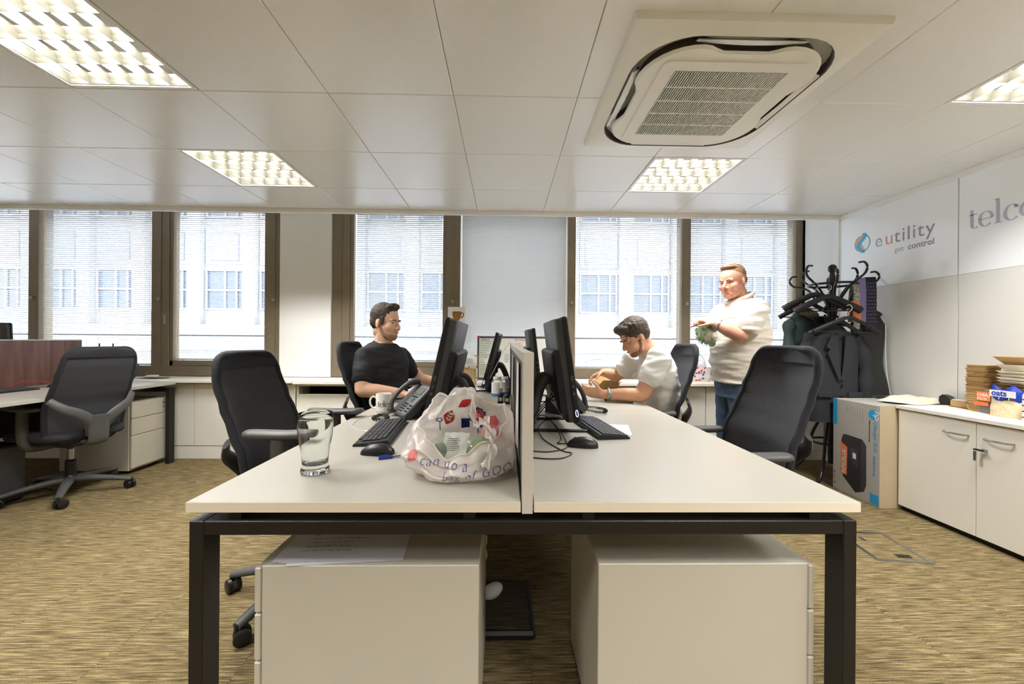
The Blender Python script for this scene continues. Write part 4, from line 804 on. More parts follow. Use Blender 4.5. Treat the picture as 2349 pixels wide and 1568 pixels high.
# rods standing behind the far chair
t = T('twin_antenna', 'two thin black rods standing behind the far left mesh chair', 'antenna', (-3.44, 3.46, DZ)); MB().box(-.08, .08, -.05, .05, 0, .03, .004).build('base', 'black_plastic', t)
for q in (-.058, .058): MB().tube([(q, .04, .02), (q, .045, .15), (q, .045, .345)], [.006, .006, .005], 8).build('rod', 'black_plastic', t)
# PC under the far bench and white device under the desk
t = T('desktop_tower', 'dark computer tower standing under the far left bench', 'computer tower', (-3.55, 2.75, 0)); MB().box(-.22, .22, -.09, .09, .02, .40, .006).build('case', 'black_plastic', t); MB().box(.22, .224, -.08, .08, .05, .38).build('front', 'grey_plastic', t, 0)
for a in (-.18, .18):
    for b_ in (-.07, .07): MB().box(a - .015, a + .015, b_ - .015, b_ + .015, 0, .02).build('foot', 'black_plastic', t, 0)
t = T('cable_spine', 'white segmented cable riser and plug under the bench desk', 'cable riser', (-.09, 1.72, 0))
for k in range(8): MB().box(-.022, .022, -.014, .014, .25 + .042 * k, .285 + .042 * k, .005).build('segment', 'white_plastic', t)
MB().tube(smooth_path([(0, 0, .27), (.02, -.01, .2), (-.02, .01, .12), (.03, -.03, .04), (0, -.06, .008), (-.05, -.05, .008)], 6), .004, 8).build('lead', 'white_plastic', t, 60); MB().ell((.045, -.02, .06), (.05, .035, .028), (0, -.5, 0)).build('plug', 'white_plastic', t, 60)
# ------------------------------------------------------------------ carrier bag of groceries
M('leaf_green', (58, 112, 40), .55, nz=(40, .5), rgb2=(24, 62, 18), bump=(30, .6)); M('leaf_pale', (160, 188, 122), .6, nz=(35, .4), rgb2=(92, 136, 66)); M('tag_paper', (228, 230, 222), .5)
BC = Vector((-.125, 1.255, DZ))
bag = T('carrier_bag', 'large crumpled translucent carrier bag of groceries on the near left desk', 'bag', tuple(BC))
def rim_h(a):   # rim height round the bag: low mouth to the front, high peak at the back
    s_ = math.sin(a); c_ = math.cos(a); f = (.5 + .5 * math.sin(a - .15)); return .062 + .165 * f ** .9 + .03 * max(0, math.cos(a + .25)) ** 2
def bag_pt(u, v, off=0):
    a = 2 * PI * u; c_, s_ = math.cos(a), math.sin(a); H = rim_h(a); lean = max(0, s_)
    z_ = H * v; base = interp([(0, .80), (.18, 1.0), (.45, 1.04), (.8, .88), (1, .72)], v)
    rx = .172 * base * (1 - .38 * v * lean); ry = .158 * base * (1 - .72 * v * lean) 
    fold = 1 + .045 * math.sin(9 * a + 3 * v + 1.3 * math.sin(3 * a)) * (.3 + .7 * v) + .03 * math.sin(17 * a + 5 * v) * v
    n_ = noise.noise(Vector((c_ * 2.3, s_ * 2.3, v * 3.0))) * .016 + noise.noise(Vector((c_ * 6, s_ * 6, v * 7))) * .010 + .006 * abs(noise.noise(Vector((c_ * 13, s_ * 13, v * 12))))
    x = c_ * (rx * fold + n_ + off) - .012 * v + .02 * v * max(0, c_); y = s_ * (ry * fold + n_ + off) + .045 * v * lean
    if x > .155: x = .155 + (x - .155) * .15
    return (x, y, max(.0008, z_ + .012 * v * math.sin(5 * a + 1) + .006 * math.sin(11 * a) * v))
m = MB(); NU, NV = 120, 30; m.grid(lambda u, v: bag_pt(u, v), NU, NV, True)
c0 = len(m.v); m.v.append((0, 0, .0008)); m.f += [(c0, (k + 1) % NU, k) for k in range(NU)]
skin = m.build('bag_skin', 'bag_film', bag, 60)
# rolled rim of the mouth
rim = [bag_pt(k / 80, 1) for k in range(80)]; MB().tube(rim, .004, 6, closed=True).build('rolled_rim', 'bag_film', bag, 60)
# handles flopping over the mouth
def strap(pts, w):
    P = smooth_path(pts, 8); k = len(P); mm = MB(); V = []
    for i, p in enumerate(P):
        t_ = (P[min(i + 1, k - 1)] - P[max(i - 1, 0)]).normalized(); sd = t_.cross(Vector((0, -.6, .8))).normalized()
        for j in range(5): q = j / 4 - .5; V.append(p + sd * w * 2 * q * (.7 + .3 * math.sin(i * .9)) + Vector((0, 0, .006 * math.sin(j * 2.1 + i))))
    mm.add(V, [(i * 5 + j, i * 5 + j + 1, i * 5 + j + 6, i * 5 + j + 5) for i in range(k - 1) for j in range(4)]); return mm
strap([(.06, -.02, .16), (.085, -.09, .13), (.09, -.13, .085), (.07, -.155, .05)], .017).build('handle', 'bag_film', bag, 60); strap([(-.11, .0, .15), (-.03, .02, .235), (.02, .02, .23), (.03, -.03, .16), (.05, -.06, .14)], .012).build('handle', 'bag_film', bag, 60)
BV = BVHTree.FromPolygons([Vector(v) for v in m.v], m.f)
def finer(mb, L=.0035):
    tris = [(q[0], q[i], q[i + 1]) for q in mb.f for i in range(1, len(q) - 1)]; V = [Vector(v) for v in mb.v]; out = []; mid = {}
    def half(a, b_):
        k = (min(a, b_), max(a, b_))
        if k not in mid: mid[k] = len(V); V.append((V[a] + V[b_]) / 2)
        return mid[k]
    while tris:
        a, b_, c_ = tris.pop(); e = [(V[a] - V[b_]).length, (V[b_] - V[c_]).length, (V[c_] - V[a]).length]; k = e.index(max(e))
        if e[k] < L: out.append((a, b_, c_)); continue
        a, b_, c_ = ((a, b_, c_), (b_, c_, a), (c_, a, b_))[k]; m_ = half(a, b_); tris += [(a, m_, c_), (m_, b_, c_)]
    r = MB(); r.v = [tuple(v) for v in V]; r.f = out; return r
def decal(mb, o, xd, yd, dr, name, mat, off=.0022, inner=False):
    mb = finer(mb)
    o, xd, yd, dr = Vector(o), Vector(xd), Vector(yd), Vector(dr).normalized(); V = []; ok = []
    for x, y, z_ in mb.v:
        p = o + xd * x + yd * y; h_ = BV.ray_cast(p, dr)
        if h_[0] is None: V.append(p); ok.append(False)
        else: V.append(h_[0] - dr * off); ok.append(True)
    f = [q for q in mb.f if all(ok[i] for i in q) and max((V[q[i]] - V[q[i - 1]]).length for i in range(len(q))) < .02]
    if not f: return
    d = MB(); d.v = [tuple(v) for v in V]; d.f = f; return d.build(name, mat, bag, 0)
def flat(mb): mb.v = [(x, y, 0) for x, y, z_ in mb.v]; return mb
def letters(word, x, z_, size, slope):
    for ch in word:
        if ch == ' ': x += size * .28; continue
        g_ = flat(text_mb(ch, size, 0, bold=-.0006, shear=.15)); wd = max(v[0] for v in g_.v); decal(g_, (x, -.4, z_), (1, 0, slope), (0, 0, 1), (0, 1, 0), 'letter', 'navy_ink'); x += wd + size * .09; z_ += slope * (wd + size * .09)
letters('can do a', -.112, .050, .036, -.10); letters('bag of GOOD', -.045, .010, .033, .10); letters('of', .085, .004, .03, .1)
def blob(r, k, n=28, ph=0): return MB().add([(0, 0, 0)] + [(r * (1 + .12 * math.cos(k * a + ph)) * math.cos(a), r * (1 + .12 * math.cos(k * a + ph)) * math.sin(a), 0) for a in [2 * PI * i / n for i in range(n)]], [(0, i + 1, (i + 1) % n + 1) for i in range(n)])
def ringm(r0, r1, k=12, n=36): return MB().add([q for a in [2 * PI * i / n for i in range(n)] for q in ((r0 * math.cos(a), r0 * math.sin(a), 0), (r1 * (1 + .1 * math.cos(k * a)) * math.cos(a), r1 * (1 + .1 * math.cos(k * a)) * math.sin(a), 0))], [(2 * i, 2 * ((i + 1) % n), 2 * ((i + 1) % n) + 1, 2 * i + 1) for i in range(n)])
def leaf(l, w, n=10): return MB().add([(l * i / n, w * math.sin(PI * i / n) * s_, 0) for i in range(n + 1) for s_ in (1, -1)], [(2 * i, 2 * i + 2, 2 * i + 3, 2 * i + 1) for i in range(n)])
RX, RZ = (1, 0, 0), (0, .25, .97)       # prints on the inner back wall, seen over the low front rim
def inner(mb, x, z_, name, mat): decal(mb, (x, -.03, z_), RX, (0, 0, 1), (0, 1, .02), name, mat)
inner(ringm(.023, .031), .035, .137, 'flower_print', 'navy_ink'); inner(ringm(.009, .023, 14), .035, .137, 'flower_print', 'red_ink'); inner(blob(.006, 5), .035, .137, 'flower_print', 'pink_ink'); inner(MB().box(-.0016, .0016, -.06, -.028, 0, 0), .035, .135, 'stem_print', 'navy_ink'); inner(MB().box(-.014, .014, -.02, .016, 0, 0), -.008, .112, 'pot_print', 'navy_ink')
for dx_, dz_, a_ in ((.012, .09, .6), (-.012, .085, 2.4)): inner(leaf(.018, .005).xf(Matrix.Rotation(a_, 4, 'Z')), .035 + dx_ * .3, dz_ + .004, 'leaf_print', 'navy_ink')
inner(leaf(.060, .019).xf(Matrix.Rotation(1.15, 4, 'Z')), -.074, .106, 'leaf_print', 'red_ink'); [decal(leaf(.013, .0035).xf(Matrix.Rotation(a_, 4, 'Z')), (-.074 + .0245 * q_, -.03, .106 + .055 * q_), RX, (0, 0, 1), (0, 1, .02), 'leaf_cutout', 'tag_paper', .0032) for q_ in (.3, .5, .7) for a_ in (.4, 1.9)]; inner(leaf(.05, .014).xf(Matrix.Rotation(.5, 4, 'Z')), -.028, .172, 'leaf_print', 'red_ink'); inner(ringm(.006, .010), -.095, .125, 'flower_print', 'navy_ink'); inner(MB().box(-.0014, .0014, -.03, .0, 0, 0), -.095, .115, 'stem_print', 'navy_ink'); inner(leaf(.05, .022).xf(Matrix.Rotation(1.2, 4, 'Z')), .078, .10, 'flower_print', 'pink_ink')
decal(leaf(.045, .013).xf(Matrix.Rotation(.9, 4, 'Z')), (-.15, -.4, .05), (1, 0, 0), (0, 0, 1), (0, 1, 0), 'leaf_print', 'pink_ink')
# groceries in the bag
def crumple(c, r, seed, amp=.25, nu=22, nv=14):
    mm = MB(); mm.ell((0, 0, 0), r, None, nu, nv); mm.v = [tuple(Vector(c) + Vector(p) * (1 + amp * noise.noise(Vector(p) * 22 + Vector((seed, 0, 0))))) for p in mm.v]; return mm
o_ = T('herb_pack', 'pack of dark green leaves inside the big carrier bag', 'salad', tuple(BC + Vector((-.055, -.035, .012)))); crumple((0, 0, .042), (.045, .04, .04), 1, .5).build('leaves', 'leaf_green', o_, 60); crumple((0, 0, .047), (.055, .05, .046), 4, .25).build('wrapper', 'clear_film', o_, 60)
o_ = T('salad_pack', 'pack of pale lettuce in clear film inside the big carrier bag', 'salad', tuple(BC + Vector((.05, -.035, .012)))); crumple((0, 0, .045), (.05, .042, .042), 2, .5).build('leaves', 'leaf_pale', o_, 60); crumple((0, 0, .048), (.06, .05, .05), 7, .25).build('wrapper', 'clear_film', o_, 60)
lbp = MB().grid(lambda u, v: (.02 + .045 * u, -.046 - .01 * v, .03 + .05 * v + .006 * math.sin(5 * u)), 6, 6).build('price_label', 'tag_paper', o_, 60); mm = MB()
for k in range(6): mm.box(.03, .055, -.0535, -.052, .044 + .005 * k, .0465 + .005 * k)
mm.build('bar_print', 'black_ink', o_, 0)
o_ = T('till_receipt', 'crumpled till receipt on the packs inside the big carrier bag', 'receipt', tuple(BC + Vector((-.03, -.055, .075)))); MB().grid(lambda u, v: (-.035 + .075 * u + .01 * v, -.02 + .05 * v, -.03 + .07 * v + .008 * noise.noise(Vector((u * 4, v * 4, 2)))), 12, 12).build('slip', 'tag_paper', o_, 60)
mm = MB()
for k in range(7): mm.box(-.022, .01 + .004 * (k % 3), -.0, .0006, .0, .0016)
mm.v = [(x + .012 * (i // 8) * .1, -.024 + .05 * (.3 + .07 * (i // 8)), z_ - .03 + .07 * (.3 + .07 * (i // 8)) + .004) for i, (x, y, z_) in enumerate(mm.v)]; mm.build('print', 'grey_ink', o_, 0)
o_ = T('meat_pack', 'pink wrapped pack in the back of the big carrier bag', 'food pack', tuple(BC + Vector((.085, .03, .012)))); crumple((0, 0, .06), (.045, .035, .058), 9, .2).build('pack', 'pink_film', o_, 60); crumple((0, 0, .055), (.035, .025, .045), 11, .2).build('filling', 'pink_ink', o_, 60)
# ------------------------------------------------------------------ printer box
M('box_grey', (172, 168, 160), .55, nz=(5, .05)); M('box_side', (196, 180, 150), .7, nz=(12, .06)); M('box_tape', (206, 200, 190), .2); M('printer_black', (36, 33, 40), .4); M('printer_dark', (58, 54, 60), .35); M('speck', (168, 156, 132), .8); M('photo_print', (120, 96, 84), .5, nz=(60, .8), rgb2=(240, 220, 200))
X0, X1, Y0, Y1, HZ = 2.57, 2.90, 2.676, 3.062, .70
pb = T('printer_box', 'tall grey cardboard printer box standing on end beside the cupboard', 'box', (X0, Y0, 0))
MB().box(0, X1 - X0, 0, Y1 - Y0, 0, HZ, .003).build('carton', 'box_grey', pb); WY = Y1 - Y0
def bq(u0, u1, v0, v1, mat, name, d=.0006):     # u from the left edge, v down from the top of the printed face
    return MB().box(-d, .0002, WY * (1 - u1), WY * (1 - u0), HZ * (1 - v1), HZ * (1 - v0)).build(name, mat, pb, 0)
def bpoly(pts, mat, name, d=.0006): return MB().prism([(WY * (1 - u), HZ * (1 - v)) for u, v in pts], -d, .0002, 'x').build(name, mat, pb, 0)
def bface(u, v): return frame((-.0009, WY * (1 - u), HZ * (1 - v)), (0, 0, -1), (0, -1, 0))      # lettering runs down the box
MB().box(.03, X1 - X0 - .02, -.0006, .0002, .42, .68).build('spec_print', 'speck', pb, 0)
bq(0, .10, .0, .285, 'blue_print', 'corner_strip'); bq(.82, .99, .885, .985, 'blue_print', 'corner_label')
c = MB().add([(-.0007, WY * .125, HZ * .90)] + [(-.0007, WY * .125 + .036 * math.cos(a), HZ * .90 + .036 * math.sin(a)) for a in [2 * PI * k / 32 for k in range(32)]], [(0, k + 1, (k + 1) % 32 + 1) for k in range(32)]); c.build('logo_disc', 'blue_print', pb, 0)
text('hp', .062, 'white_plastic', pb, frame((-.0012, WY * .125 - .012, HZ * .90 + .030), (0, 0, -1), (0, -1, 0)) @ Matrix.Translation((0, 0, 0)), name='logo_letters', shear=.25)
text('OfficeJet 7510', .036, 'blue_print', pb, bface(.885, .165), name='lettering'); text('Wide Format', .026, 'blue_print', pb, bface(.88, .505), name='lettering'); text('Wide format business printing', .0125, 'black_ink', pb, bface(.795, .16), name='lettering', bold=.0003)
for k in range(7):
    m = MB(); r = random.Random(k)
    for q in range(12):
        z_ = HZ * (.94 - .012 * q); 
        if q < (6, 7, 9, 8, 8, 11, 12)[k]: m.box(-.0006, .0002, WY * (1 - .33 - .055 * k) - .003, WY * (1 - .33 - .055 * k), z_ - .006, z_)
    m.build('small_print', 'grey_ink', pb, 0)
bpoly([(.235, .375), (.30, .365), (.66, .375), (.74, .43), (.745, .83), (.70, .90), (.52, .945), (.24, .82), (.20, .72), (.20, .44)], 'printer_black', 'printer_picture'); bpoly([(.40, .48), (.56, .51), (.58, .66), (.56, .69), (.40, .60)], 'printer_dark', 'printer_panel', .0009); bpoly([(.46, .535), (.53, .545), (.53, .60), (.46, .595)], 'tag_paper', 'printer_screen', .0012)
bpoly([(.64, .38), (.66, .375), (.74, .43), (.745, .83), (.70, .90), (.63, .90)], 'printer_dark', 'printer_side', .0008); bpoly([(.19, .455), (.34, .50), (.33, .80), (.18, .795)], 'orange_print', 'printed_photo', .0010); bpoly([(.22, .52), (.31, .54), (.30, .785), (.21, .785)], 'photo_print', 'printed_photo', .0013)
for k, mt in enumerate(('black_ink', 'blue_print', 'red_ink', 'lime', 'black_ink')): bq(.035, .06, .80 + .03 * k, .815 + .03 * k, mt, 'ink_dot')
MB().box(-.0005, .0002, WY * .05, WY * .3, HZ * .86, HZ * .99).build('tape', 'clear_film', pb, 0)
bq(.33, 1.0, .0, .0, 'box_grey', 'seam') if False else None
MB().box(.0, X1 - X0, -.0012, .0, .0, HZ, ).build('side_panel', 'box_side', pb, 0)
# ------------------------------------------------------------------ things on the cupboard
def crumpled_sheet(w, d, h, seed, nu=26, nv=18):
    def top(u, v):
        e = min(u, 1 - u, v, 1 - v); z_ = h * min(1, e * 7) ** .6 * (1 + .45 * noise.noise(Vector((u * 5 + seed, v * 5, 1)))); return ((u - .5) * w * (1 + .06 * noise.noise(Vector((v * 6, seed, 0)))), (v - .5) * d * (1 + .08 * noise.noise(Vector((u * 6, seed, 3)))), max(.001, z_))
    m = MB().grid(top, nu, nv); n0 = len(m.v); m.v += [(a, b_, .0005) for a, b_, c_ in m.v]; m.f += [tuple(i + n0 for i in q) for q in m.f[:(nu - 1) * (nv - 1)]]; return m
M('paper_bag', (226, 218, 196), .7, nz=(8, .08), bump=(20, .4))
tag(crumpled_sheet(.33, .24, .034, 5).build('paper_bag', 'paper_bag', loc=(2.915, 2.80, .712), rot=(0, 0, .35)), 'crumpled cream paper bag lying across the printer box and worktop', 'bag')
WT = .7105
t = T('card_box', 'low open brown box of cards on the worktop', 'box', (3.035, 2.55, WT)); b = MB().box(-.045, .045, -.065, .065, 0, .003); 
for q in ((-.045, -.043, -.065, .065), (.043, .045, -.065, .065), (-.045, .045, -.065, -.063), (-.045, .045, .063, .065)): b.box(*q, 0, .045)
b.build('tray', 'kraft', t, 0); MB().box(-.04, .04, -.058, .058, .004, .05).build('cards', 'paper', t, 0); MB().box(-.041, .041, -.062, -.055, .004, .052).build('purple_card', 'tie_lilac', t, 0) if 'tie_lilac' in MATS else None
t = T('tape_dispenser', 'black wedge shaped tape dispenser behind the card box', 'tape dispenser', (3.05, 2.67, WT)); MB().prism([(-.06, 0), (.05, 0), (.05, .05), (.03, .068), (.0, .06), (-.06, .008)], -.02, .02, 'x').build('body', 'black_plastic', t)
def tray_mesh(r0, r1, h, mat, nm):
    o0, o1 = rrect(r0, r0 * .8, .02, 3), rrect(r1, r1 * .8, .025, 3); zz_ = lambda o, z_: [(x, y, z_) for x, y in o]
    return MB().loft([zz_(o0, 0), zz_(o1, h), zz_([(x * 1.06, y * 1.06) for x, y in o1], h + .001), zz_([(x * 1.06, y * 1.06) for x, y in o1], h + .003), zz_([(x * .97, y * .97) for x, y in o1], h + .003), zz_([(x * .97, y * .97) for x, y in o0], .004)]).mesh(nm, mat, 40)
tk = tray_mesh(.105, .125, .035, 'kraft', 'food_tray'); tk2 = tray_mesh(.105, .125, .035, 'kraft_dark', 'food_tray')
for k in range(27):
    o = inst('food_tray', tk2 if k % 3 == 1 else tk, None, (2.985 + random.uniform(-.005, .005), 2.425 + random.uniform(-.005, .005), WT + .0096 * k), (0, 0, PI / 2 + random.uniform(-.03, .03)))
    tag(o, 'brown card food tray in the tall stack on the worktop' if k < 26 else 'topmost brown card food tray of the tall stack', 'food tray', 'brown food trays in the tall stack')
tw = tray_mesh(.11, .13, .012, 'kraft_dark', 'food_plate'); tp = tray_mesh(.11, .135, .012, 'pulp_white', 'food_plate'); zc = WT
for k in range(14):
    pale = k >= 10; o = inst('food_plate', tp if pale else tw, None, (2.965 + random.uniform(-.004, .004), 2.245 + random.uniform(-.004, .004), zc), (0, 0, PI / 2 + random.uniform(-.06, .06))); zc += .019
    tag(o, 'pale pulp plate in the second stack, above the brown ones' if pale else 'brown card plate in the lower part of the second stack', 'plate', 'plates in the second stack')
o = inst('food_bowl', tray_mesh(.09, .14, .03, 'pulp_white', 'food_bowl'), None, (2.965, 2.245, zc), (0, 0, PI / 2)); tag(o, 'pale pulp bowl under the topmost brown bowl', 'bowl'); zc += .032
o = inst('food_bowl', tray_mesh(.09, .165, .045, 'kraft', 'food_bowl'), None, (2.965, 2.24, zc), (0, 0, PI / 2 + .05)); tag(o, 'wide brown pulp bowl on top of the plate stack', 'bowl')
def pouch(w, h, d, n=14):
    def f(s_):
        return lambda u, v: ((u - .5) * w * (1 - .12 * math.sin(PI * v) * 0), s_ * d / 2 * math.sin(PI * min(1, max(0, u))) ** .5 * (1 - v ** 3) * (1 + .2 * noise.noise(Vector((u * 4, v * 4, s_ * 3)))), h * v)
    m = MB(); m.grid(f(1), n, n); m.grid(f(-1), n, n); return m
M('oats', (226, 208, 170), .8, nz=(120, .25)); M('oat_blue', (36, 62, 170), .4); M('chia', (108, 92, 86), .8, nz=(150, .5))
t = T('oats_bag', 'open bag of oats with a blue and white label on the worktop', 'food bag', (2.895, 2.235, WT), -PI / 2 - .1); pouch(.17, .115, .08).build('bag', 'oats', t, 60)
m = pouch(.165, .07, .05); m.v = [(x, y * .9, z_ + .098 + .014 * math.sin(x * 60)) for x, y, z_ in m.v]; m.build('label_top', 'oat_blue', t, 60)
MB().box(-.06, .07, -.036, -.034, .115, .152).xf(Matrix.Rotation(-.0, 4, 'X')).build('label_patch', 'white_plastic', t, 0); text('oats', .046, 'oat_blue', t, frame((-.05, -.0365, .121), (1, 0, 0), (0, 0, 1)), bold=.0012)
for k in range(3): MB().box(-.065 + .05 * k, -.062 + .05 * k, -.0345, -.033, .10, .118).build('label_line', 'white_plastic', t, 0)
t = T('seed_bag', 'clear pouch of seeds with an orange label on the worktop', 'food bag', (2.935, 2.365, WT), -PI / 2 - .1); pouch(.10, .145, .05).build('pouch', 'clear_film', t, 60); pouch(.085, .065, .035).build('seeds', 'chia', t, 60)
MB().box(-.03, .045, -.030, -.028, .075, .13).build('label', 'orange_print', t, 0); text('CHIA', .026, 'tag_paper', t, frame((-.028, -.0305, .102), (1, 0, 0), (0, 0, 1)), bold=.0006); text('SEEDS', .021, 'tag_paper', t, frame((-.028, -.0305, .08), (1, 0, 0), (0, 0, 1))); MB().box(-.045, .035, -.031, -.029, .045, .066).build('label', 'orange_print', t, 0)
t = T('striped_bottle', 'white bottle with dark rings cut off by the right picture edge', 'bottle', (2.845, 2.095, WT)); MB().lathe([(0, 0), (.03, 0), (.032, .004), (.032, .14), (.026, .155), (.014, .165), (.014, .185), (0, .186)], 28).build('bottle_body', 'white_plastic', t, 40)
for k in range(4): MB().lathe([(.0322, .02 + .032 * k), (.0328, .021 + .032 * k), (.0328, .025 + .032 * k), (.0322, .026 + .032 * k)], 28).build('ring', 'black_ink', t)
# ------------------------------------------------------------------ on the sill behind the standing man
BS = Vector((1.915, 3.90, .7405)); sb = T('carrier_bag', 'white carrier bag with red and blue print standing on the window sill', 'bag', tuple(BS))
def sbag(u, v):
    a = 2 * PI * u; c_, s_ = math.cos(a), math.sin(a); k = interp([(0, .9), (.25, 1.05), (.6, .9), (.85, .55), (1, .5)], v); n_ = 1 + .10 * noise.noise(Vector((c_ * 2, s_ * 2, v * 4))) + .05 * math.sin(8 * a + 4 * v)
    return (.115 * c_ * k * n_ + .02 * v, .065 * s_ * k * n_ * (1 - .5 * v), .17 * v + .022 * v * math.sin(2 * a + .5))
m = MB().grid(sbag, 72, 18, True); m.v.append((0, 0, .001)); k0 = len(m.v) - 1; m.f += [(k0, (k + 1) % 72, k) for k in range(72)]; m.build('bag_skin', 'bag_film', sb, 60)
BV = BVHTree.FromPolygons([Vector(v) for v in m.v], m.f); bag = sb
strap([(-.04, .0, .16), (-.035, 0, .22), (.0, 0, .26), (.045, 0, .235), (.07, 0, .16)], .010).build('handle', 'bag_film', sb, 60)
for q, (x, z_, a_, mt) in enumerate(((-.03, .12, .9, 'red_ink'), (.0, .105, .2, 'red_ink'), (-.055, .075, .4, 'red_ink'), (.045, .12, .7, 'red_ink'), (-.02, .07, 1.2, 'navy_ink'), (.01, .06, .5, 'navy_ink'), (-.05, .04, 2.2, 'navy_ink'), (.0, .03, .1, 'navy_ink'), (.03, .075, 1.0, 'navy_ink'), (-.06, .012, .1, 'red_ink'), (-.03, .012, .3, 'red_ink'))): decal(leaf(.034, .008).xf(Matrix.Rotation(a_, 4, 'Z')), (x, -.3, z_), (1, 0, 0), (0, 0, 1), (0, 1, 0), 'flower_print', mt)
decal(ringm(.007, .014, 6), (.005, -.3, .09), (1, 0, 0), (0, 0, 1), (0, 1, 0), 'flower_print', 'red_ink')
t = T('plastic_cup', 'clear plastic deli cup on the sill behind the standing man', 'cup', (2.085, 3.83, .7405)); MB().lathe([(0, .001), (.034, 0), (.036, .003), (.044, .09), (.046, .092), (.0445, .093), (.0425, .09), (.0345, .005), (0, .003)], 30).build('cup', 'clear_film', t, 50)
# ------------------------------------------------------------------ coat stand
M('stand_black', (32, 31, 33), .28); M('suit', (44, 45, 50), .9, nz=(200, .15), bump=(300, .3)); M('garment_bag', (44, 45, 43), .8, nz=(30, .2)); M('parka', (48, 66, 66), .75, bump=(25, .5)); M('fur', (110, 100, 82), .95, nz=(60, .5), bump=(60, 1)); M('tie_lilac', (140, 132, 190), .6, nz=(400, .12)); M('tie_navy', (38, 36, 66), .6); M('tie_orange', (226, 126, 80), .6); M('scarf', (36, 36, 38), .8, nz=(90, .9), rgb2=(220, 220, 215)); M('silver_dot', (190, 190, 215), .5)
CX, CY = 2.745, 3.29
cs = T('coat_stand', 'black bentwood coat stand with curled hooks in the corner by the window', 'coat stand', (CX, CY, 0))
MB().lathe([(.02, .12), (.024, .2), (.024, .9), (.03, .93), (.024, .96), (.024, 1.45), (.03, 1.47), (.022, 1.50), (.022, 1.60), (.027, 1.62), (.024, 1.64), (.027, 1.66), (.02, 1.70), (.017, 1.715), (.028, 1.73), (.032, 1.75), (.028, 1.772), (.012, 1.785), (0, 1.787)], 20).build('pole', 'stand_black', cs, 50)
MB().tube([(.165 * math.cos(2 * PI * k / 40), .165 * math.sin(2 * PI * k / 40), 1.615) for k in range(40)], .010, 8, closed=True).build('ring', 'stand_black', cs, 60)
for k in range(8):
    a = 2 * PI * k / 8 + .2; c_, s_ = math.cos(a), math.sin(a); up_ = k % 2 == 0
    pr = [(.028, 1.34), (.045, 1.44), (.075, 1.50), (.14, 1.585), (.21, 1.64), (.255, 1.675), (.27, 1.72), (.25, 1.76), (.21, 1.765)] if up_ else [(.028, 1.46), (.07, 1.40), (.10, 1.44), (.14, 1.55), (.20, 1.60), (.265, 1.615), (.295, 1.66), (.275, 1.70), (.24, 1.70)]
    MB().tube(smooth_path([(r * c_, r * s_, z_) for r, z_ in pr], 4), .010, 8, up=(0, 0, 1), flat=.8).build('hook', 'stand_black', cs, 60)
for k in range(4):
    a = 2 * PI * k / 4 + .6; c_, s_ = math.cos(a), math.sin(a); MB().tube(smooth_path([(r * c_, r * s_, z_) for r, z_ in ((.025, .62), (.07, .5), (.13, .36), (.16, .22), (.20, .10), (.26, .03), (.30, .013))], 4), .012, 8).build('foot', 'stand_black', cs, 60)
    MB().tube(smooth_path([(r * c_, r * s_, z_) for r, z_ in ((.025, 1.30), (.10, 1.27), (.15, 1.31), (.165, 1.36))], 4), .009, 8).build('small_hook', 'stand_black', cs, 60)
MB().tube([(.15 * math.cos(2 * PI * k / 32), .15 * math.sin(2 * PI * k / 32), .30) for k in range(32)], .009, 8, closed=True).build('umbrella_ring', 'stand_black', cs, 60)
def hanger(label, x, y, z, rz, tilt=0, bar=True, wire='chrome', hw=.22, wide=.02):
    t = T('coat_hanger', label, 'hanger', (x, y, z), group='black coat hangers', rot=(0, tilt, rz)); pts = [(-hw, .02, -.115), (-hw * .8, .012, -.085), (-hw * .4, .0, -.035), (-.03, -.002, -.004), (0, -.002, 0), (.03, -.002, -.004), (hw * .4, .0, -.035), (hw * .8, .012, -.085), (hw, .02, -.115)]
    MB().tube(pts, [wide, wide, wide * .85, wide * .8, wide * .8, wide * .8, wide * .85, wide, wide], 10, up=(0, 1, 0), flat=.7).build('shoulder_bar', 'black_plastic', t, 60)
    if bar: MB().tube([(-hw * .9, .012, -.112), (hw * .9, .012, -.112)], .0045, 8).build('trouser_bar', 'black_plastic', t)
    MB().tube(smooth_path([(0, 0, 0), (0, 0, .04), (.018, 0, .06), (.02, 0, .085), (.0, 0, .10), (-.018, 0, .09)], 5), .0022, 6).build('hook', wire, t, 60); return t
hanger('empty broad black hanger on the left hook of the coat stand', 2.53, 3.20, 1.52, -.30, .0, wide=.027); hanger('second empty black hanger beside the broad one on the coat stand', 2.57, 3.12, 1.495, -.38, .0, wide=.027); hanger('empty black hanger low on the left of the coat stand', 2.60, 3.36, 1.46, -.2)
hanger('black hanger with a bar hanging over the suit jacket', 2.66, 3.03, 1.325, -.10, .03, True, 'white_plastic', .24, .018); hanger('black hanger carrying the charcoal suit jacket', 2.66, 3.12, 1.30, -.06, .06, True, 'white_plastic', .22, .02)
